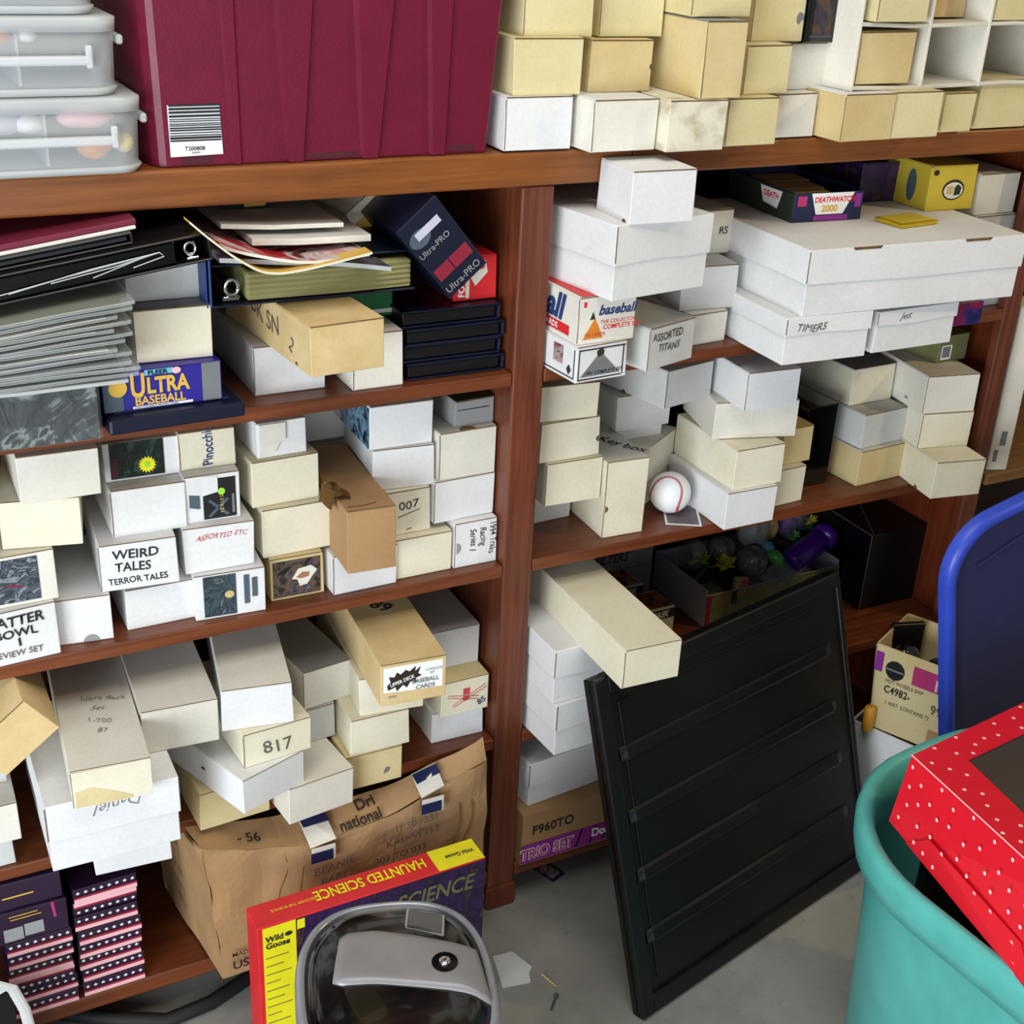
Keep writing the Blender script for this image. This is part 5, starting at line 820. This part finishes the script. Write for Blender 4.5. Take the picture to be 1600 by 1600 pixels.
# ---------------- black panel leaning on the bookcase ----------------
r = thing('ribbed_board', 'large black ribbed plastic panel leaning against the lower bookcase', 'panel', (1.030, -.354, .004), (0, 0, 0)); al, ti = .2323, .3061
r.rotation_euler = (Matrix.Rotation(al, 3, 'Z') @ Matrix.Rotation(-ti, 3, 'X')).to_euler(); PW, PH = .650, .612
bm = bmesh.new(); bx(bm, 0, .004, 0, PW, .014, PH, .002); obj('panel_sheet', bm, 'black_panel', r)
bm = bmesh.new()
for b_ in ((0, -.004, 0, .030, .024, PH), (PW - .012, -.002, .03, PW, .022, PH), (.030, -.004, PH - .030, PW - .012, .024, PH), (.030, -.004, 0, PW, .024, .034)): bx(bm, *b_, .003, 2)
obj('panel_frame', bm, 'black_panel', r)
for i, zz in enumerate((.123, .237, .345, .457)):
    bm = bmesh.new()
    prof = [(.003, 0), (-.003, .002), (-.0045, .006), (-.002, .022), (.003, .026)]; R_ = []
    for xx in [.038, .05, .30, .50, .585, .602]:
        f = 1 if .045 < xx < .59 else .35; R_.append([bm.verts.new((xx, .004 + (y_ - .004) * f, zz + z_)) for y_, z_ in prof])
    for a, b2 in zip(R_, R_[1:]):
        for k in range(4): bm.faces.new((a[k], b2[k], b2[k + 1], a[k + 1]))
    bmesh.ops.recalc_face_normals(bm, faces=bm.faces); obj('rib', bm, 'black_panel', r)
bm = bmesh.new(); bx(bm, .050, .001, .055, .053, .0039, PH - .05, .0005); bx(bm, .05, .001, PH - .053, .56, .0039, PH - .05, .0005); obj('bead_line', bm, 'black_plastic', r)
# ---------------- white crate, open carton, blue lid ----------------
r = thing('white_box', 'white box with a dark open top supporting the brown printed carton', 'box', (1.735, -.035, .0008), math.radians(-68)); D = (.36, .30, .222)
bm = bmesh.new(); bx(bm, 0, 0, 0, .30, .10, .214, .002); obj('box_body', bm, 'white', r); bm = bmesh.new()
for b_ in ((0, 0, .2142, .30, .004, .222), (0, .096, .2142, .30, .10, .222), (0, .004, .2142, .004, .096, .222), (.296, .004, .2142, .30, .096, .222)): bx(bm, *b_)
obj('box_rim', bm, 'white', r); bm = bmesh.new(); bx(bm, .005, .005, .2143, .295, .095, .2185, .001); obj('dark_filling', bm, 'dark_brown', r)
r.location = (1.722, -.030, .0008)
r = thing('open_carton', 'open brown carton lettered C4982 holding dark things, behind the blue lid', 'carton', (1.741, -.060, .2232), math.radians(-65)); D = (.24, .135, .195)
bm = bmesh.new(); t = .003; fl_ = .012
def wall(a, b_, fa, fb):
    a, b_ = Vector(a), Vector(b_); d = (b_ - a).normalized(); n_ = Vector((d.y, -d.x, 0)); vs = [a, b_, b_ + Vector(fb), a + Vector(fa)]; lo = [bm.verts.new(v) for v in vs]; hi = [bm.verts.new(v - n_ * t) for v in vs]
    bm.faces.new(lo); bm.faces.new(hi[::-1])
    for i in range(4): bm.faces.new((lo[(i + 1) % 4], lo[i], hi[i], hi[(i + 1) % 4]))
h_ = .195; f00, f10, f11, f01 = (-fl_, -fl_, h_), (fl_, -fl_, h_), (fl_, fl_, h_), (-fl_, fl_, h_)
CW, CD = .24, .135; wall((0, 0, 0), (CW, 0, 0), f00, f10); wall((CW, 0, 0), (CW, CD, 0), f10, f11); wall((CW, CD, 0), (0, CD, 0), f11, f01); wall((0, CD, 0), (0, 0, 0), f01, f00); bx(bm, .003, .003, 0, CW - .003, CD - .003, .003)
bmesh.ops.recalc_face_normals(bm, faces=bm.faces); obj('carton_body', bm, 'yellowed', r)
def ct(s, u, v, size, mat, **kw): 
    o = text(r, D, 'F', s, u, v, size, mat, e=.0022, **kw)
    for vt in o.data.vertices: vt.co.y -= fl_ * vt.co.z / h_
    return o
def cp(pts, mat, name='printed_block', e=.0008):
    o = patch(r, D, 'F', pts, mat, name, e=e)
    for vt in o.data.vertices: vt.co.y -= fl_ * vt.co.z / h_
cp((-.008, .135, .008, .180), 'purple_print'); cp((.070, .132, .16, .175), 'magenta_print'); cp([(.034 + .020 * math.cos(i * .5236), .148 + .022 * math.sin(i * .5236)) for i in range(12)], 'dark_print', 'round_emblem'); cp((.016, .146, .052, .150), 'gray_print', 'emblem_line', .0016)
ct('HOT WHEELS SHIP', .018, .117, .0125, 'faint_ink', sx=.75); ct('C4982-', .018, .093, .024, 'ink', bold=.012, sx=.75); ct('990', .115, .083, .030, 'faint_ink', bold=.005, sx=.8); ct('1 ASST. CONTAINS 72', .024, .066, .0125, 'faint_ink', sx=.75); ct('10', .112, .137, .036, 'pink_stripe', bold=.03, sx=.8); cp((.118, .006, .175, .045), 'kraft', 'tape_patch'); cp([(.146 + .012 * math.cos(i * .5236), .020 + .012 * math.sin(i * .5236)) for i in range(12)], 'dark_brown', 'printed_mark', .0014)
blobs = [((1.80, -.065, .372), (.03, .025, .03), 'black_gloss', 'round black glossy thing in the C4982 carton'), ((1.845, -.13, .365), (.05, .03, .03), 'navy', 'dark blue bundle in the C4982 carton'), ((1.79, -.11, .355), (.03, .03, .03), 'dark_film', 'smoky clear lump in the C4982 carton')]
for i, (l_, s_, mm, lb) in enumerate(blobs): blob('carton_item', l_, s_, mm, lb, 'odds and ends', 40 + i, .2, group='things inside the C4982 carton')
bm = bmesh.new(); bx(bm, 0, 0, 0, .07, .012, .20, .002); o = tag(obj('black_case', bm, 'black_plastic'), 'flat black case standing up inside the C4982 carton', 'case', 'things inside the C4982 carton'); o.location = (1.795, -.025, .227); o.rotation_euler = (0, 0, -.3)
r = thing('yellow_tube', 'short yellow tube standing between the black panel and the carton', 'tube', (1.729, -.068, .2195), 0); bm = bmesh.new(); loft(bm, [rrect(0, 0, 2 * q_, 2 * q_, q_, zz) for zz, q_ in ((0, .010), (.003, .012), (.052, .012), (.056, .009))]); obj('tube_body', bm, 'yellow_plastic', r, True)
# blue lid
r = thing('tub_lid', 'blue plastic tub lid standing on edge behind the teal tub', 'lid', (1.677, -.345, .222), (0, -.245, 0)); 
def rr2(w_, h_, rad, y_, off=0): return [Vector((p.x + w_ / 2 + off, y_, p.y + h_ / 2 + off)) for p in rrect(0, 0, w_, h_, rad, 0, 0, 10)]
LW, LH = .48, .62
bm = bmesh.new(); loft(bm, [rr2(LW, LH, .10, .020), rr2(LW, LH, .10, .004), rr2(LW - .010, LH - .010, .097, -.004, .005), rr2(LW - .034, LH - .034, .09, -.004, .017), rr2(LW - .046, LH - .046, .085, .006, .023), rr2(LW - .046, LH - .046, .085, .012, .023)], False, False); bmesh.ops.recalc_face_normals(bm, faces=bm.faces); obj('lid_rim', bm, 'blue_rim', r, True)
bm = bmesh.new(); loft(bm, [rr2(LW - .045, LH - .045, .085, .0065, .0225), rr2(LW - .045, LH - .045, .085, .0115, .0225)]); obj('lid_panel', bm, 'blue_panel', r); bm = bmesh.new(); tube(bm, [(.07, .005, LH - .09), (.16, .004, LH - .075), (.40, .004, LH - .075)], .0025, 6); obj('moulded_line', bm, 'blue_panel', r)
# ---------------- teal tub and red box ----------------
r = thing('storage_tub', 'teal plastic tub with rolled rim, red dotted box inside', 'storage tub', (1.176, -.446, 0.0006), math.radians(4.4)); TWd, TLn = .60, .78; ccx, ccy = TWd / 2, -TLn / 2
bm = bmesh.new(); rg = lambda g_, z_, rad: rrect(ccx, ccy, TWd - g_, TLn - g_, rad, z_, 0, 10)
loft(bm, [rg(.12, 0, .20), rg(.105, .006, .21), rg(.066, .41, .225), rg(.060, .432, .23), rg(.012, .436, .255), rg(.004, .456, .26), rg(.0, .478, .262), rg(.004, .492, .26), rg(.016, .499, .254), rg(.034, .499, .245), rg(.052, .490, .236), rg(.066, .46, .23), rg(.076, .42, .225), rg(.130, .012, .20)], True, True); obj('tub_body', bm, 'teal', r, True)
bm = bmesh.new(); loft(bm, [rrect(.305, -.39, .40, .56, .16, zz) for zz in (.013, .30, .46, .488)]); bmesh.ops.subdivide_edges(bm, edges=bm.edges[:], cuts=1)
for v in bm.verts: v.co.z += .006 * noise.noise(v.co * 14) if v.co.z > .4 else 0
o = tag(obj('folded_blanket', bm, 'dark_brown'), 'dark folded blanket filling the teal tub beneath the red box', 'blanket'); o.location = (1.176, -.446, 0.0006); o.rotation_euler = (0, 0, math.radians(4.4))
r = thing('gift_box', 'red white-dotted gift box with a clear window lid in the teal tub', 'gift box', (1.292, -.570, .498), 0); RH = .122
tp = [(0, 0), (.42, .055), (.385, -.33), (-.034, -.34)]; bt_ = [(-.010, .008), (.45, .070), (.42, -.37), (-.088, -.37)]
bm = bmesh.new(); loft(bm, [[Vector((x_, y_, z_)) for x_, y_ in q_[::-1]] for q_, z_ in ((bt_, .0), (tp, RH))], True, False); lo = [bm.verts.new((x_, y_, RH)) for x_, y_ in tp]
wi = [(.068, -.044), (.35, -.010), (.33, -.27), (.033, -.26)]; wv = [bm.verts.new((p[0], p[1], RH)) for p in wi]
for i in range(4): bm.faces.new((lo[i], wv[i], wv[(i + 1) % 4], lo[(i + 1) % 4]))
bmesh.ops.remove_doubles(bm, verts=bm.verts, dist=1e-5); bmesh.ops.recalc_face_normals(bm, faces=bm.faces); gift_bm = bm
bm = bmesh.new(); poly_prism(bm, [Vector((p[0] + dx, p[1] + dy, RH - .0015)) for p, dx, dy in zip(wi, (-.004, .004, .004, -.004), (.004, .004, -.004, -.004))], .0008, Vector((0, 0, -1))); obj('window_film', bm, 'smoke_window', r)
b3, t3, t0_, b0_ = Vector((*bt_[3], 0)), Vector((*tp[3], RH)), Vector((*tp[0], RH)), Vector((*bt_[0], 0))
def side(s_, t_): return (b0_ * (1 - s_) + b3 * s_) * (1 - t_) + (t0_ * (1 - s_) + t3 * s_) * t_
nn = (b3 - b0_).cross(t0_ - b0_).normalized(); nn = nn if nn.x < 0 else -nn
bm = bmesh.new(); poly_prism(bm, [side(.13, .0) + nn * .0008, side(.24, .30) + nn * .0008, side(.80, .30) + nn * .0008, side(.92, .0) + nn * .0008], .0014, nn); fo = obj('side_flap', bm, 'red_gift', r)
bm = bmesh.new(); tube(bm, [t0_ + nn * .0004, t3 + nn * .0004], .0009, 5); obj('fold_edge', bm, 'dot_white', r)
rnd = random.Random(4); bm = gift_bm
def disc(p, n_, rr=.0031, e=.0007):
    q_ = n_.to_track_quat('Z', 'Y'); vs = [bm.verts.new(p + n_ * e + q_ @ Vector((rr * math.cos(a), rr * math.sin(a), 0))) for a in [math.pi * 2 * k / 12 for k in range(12)]]; bm.faces.new(vs).material_index = 1
def scatter(fn, n_, cnt, ok=lambda s_, t_: True, md=.024):
    pts = []
    for _ in range(cnt * 30):
        s_, t_ = rnd.random(), rnd.random()
        if not ok(s_, t_): continue
        p = fn(s_, t_)
        if all((p - q_).length > md for q_ in pts): pts.append(p); disc(p, n_, e=.0027 if (n_ is nn and t_ < .31 and .12 < s_ < .93) else .0007)
        if len(pts) >= cnt: break
scatter(side, nn, 62, lambda s_, t_: .02 < s_ < .98 and .05 < t_ < .95)
def top(s_, t_): a = Vector((*tp[0], RH)).lerp(Vector((*tp[1], RH)), s_); b_ = Vector((*tp[3], RH)).lerp(Vector((*tp[2], RH)), s_); return a.lerp(b_, t_)
def inwin(p):
    s_ = 0
    for a, b_ in zip(wi, wi[1:] + wi[:1]): s_ += 1 if (b_[0] - a[0]) * (p.y - a[1]) - (b_[1] - a[1]) * (p.x - a[0]) < .0016 else 0
    return s_ == 4
scatter(top, Vector((0, 0, .4)).normalized() * 1.0, 75, lambda s_, t_: .015 < s_ < .985 and .015 < t_ < .985 and not inwin(top(s_, t_)))
obj('box_body', bm, ['red_gift', 'dot_white'], r)
# ---------------- floor bits ----------------
bm = bmesh.new(); tube(bm, [(.10, .10, .016), (.16, .055, .013), (.23, .010, .013), (.304, -.028, .013), (.381, -.020, .013), (.445, .004, .013), (.50, .05, .013), (.54, .12, .013)], .0125, 10); tag(obj('rubber_hose', bm, 'rubber', None, True), 'black rubber hose curving on the floor under the bookcase', 'hose')
def flat(name, label, cat, pts, mat, t=.0008, grp=None):
    bm = bmesh.new(); poly_prism(bm, [Vector((p[0], p[1], .0006)) for p in pts], t, Vector((0, 0, 1))); return tag(obj(name, bm, mat), label, cat, grp)
flat('paper_scrap', 'white paper scrap lying on the concrete beside the bin', 'paper', [(.866, -.113), (.903, -.117), (.918, -.165), (.906, -.176), (.898, -.197), (.848, -.187)], 'lightgray')
o = flat('trading_card', 'dark-bordered card lying on the floor at the post foot', 'card', [(1.030, .095), (1.066, .100), (1.092, .024), (1.060, .012)], 'navy_print'); bm = bmesh.new(); poly_prism(bm, [Vector((p[0], p[1], .0015)) for p in ((1.035, .088), (1.063, .092), (1.085, .030), (1.062, .021))], .0004, Vector((0, 0, 1))); obj('card_picture', bm, 'pic_card', o)
r = thing('steel_bolt', 'small steel bolt lying on the floor near the black panel', 'bolt', (.900, -.268, .0045), .8); bm = bmesh.new(); cyl(bm, (0, 0, 0), (.030, 0, 0), .0022, n=8); obj('shank', bm, 'steel', r); bm = bmesh.new(); cyl(bm, (.030, 0, 0), (.035, 0, 0), .0048, n=6); obj('bolt_head', bm, 'steel', r)
bm = bmesh.new(); cyl(bm, (.925, -.188, .0018), (.934, -.225, .0018), .0016, n=6); tag(obj('wood_splinter', bm, 'aged'), 'thin pale splinter on the concrete near the white scrap', 'splinter')
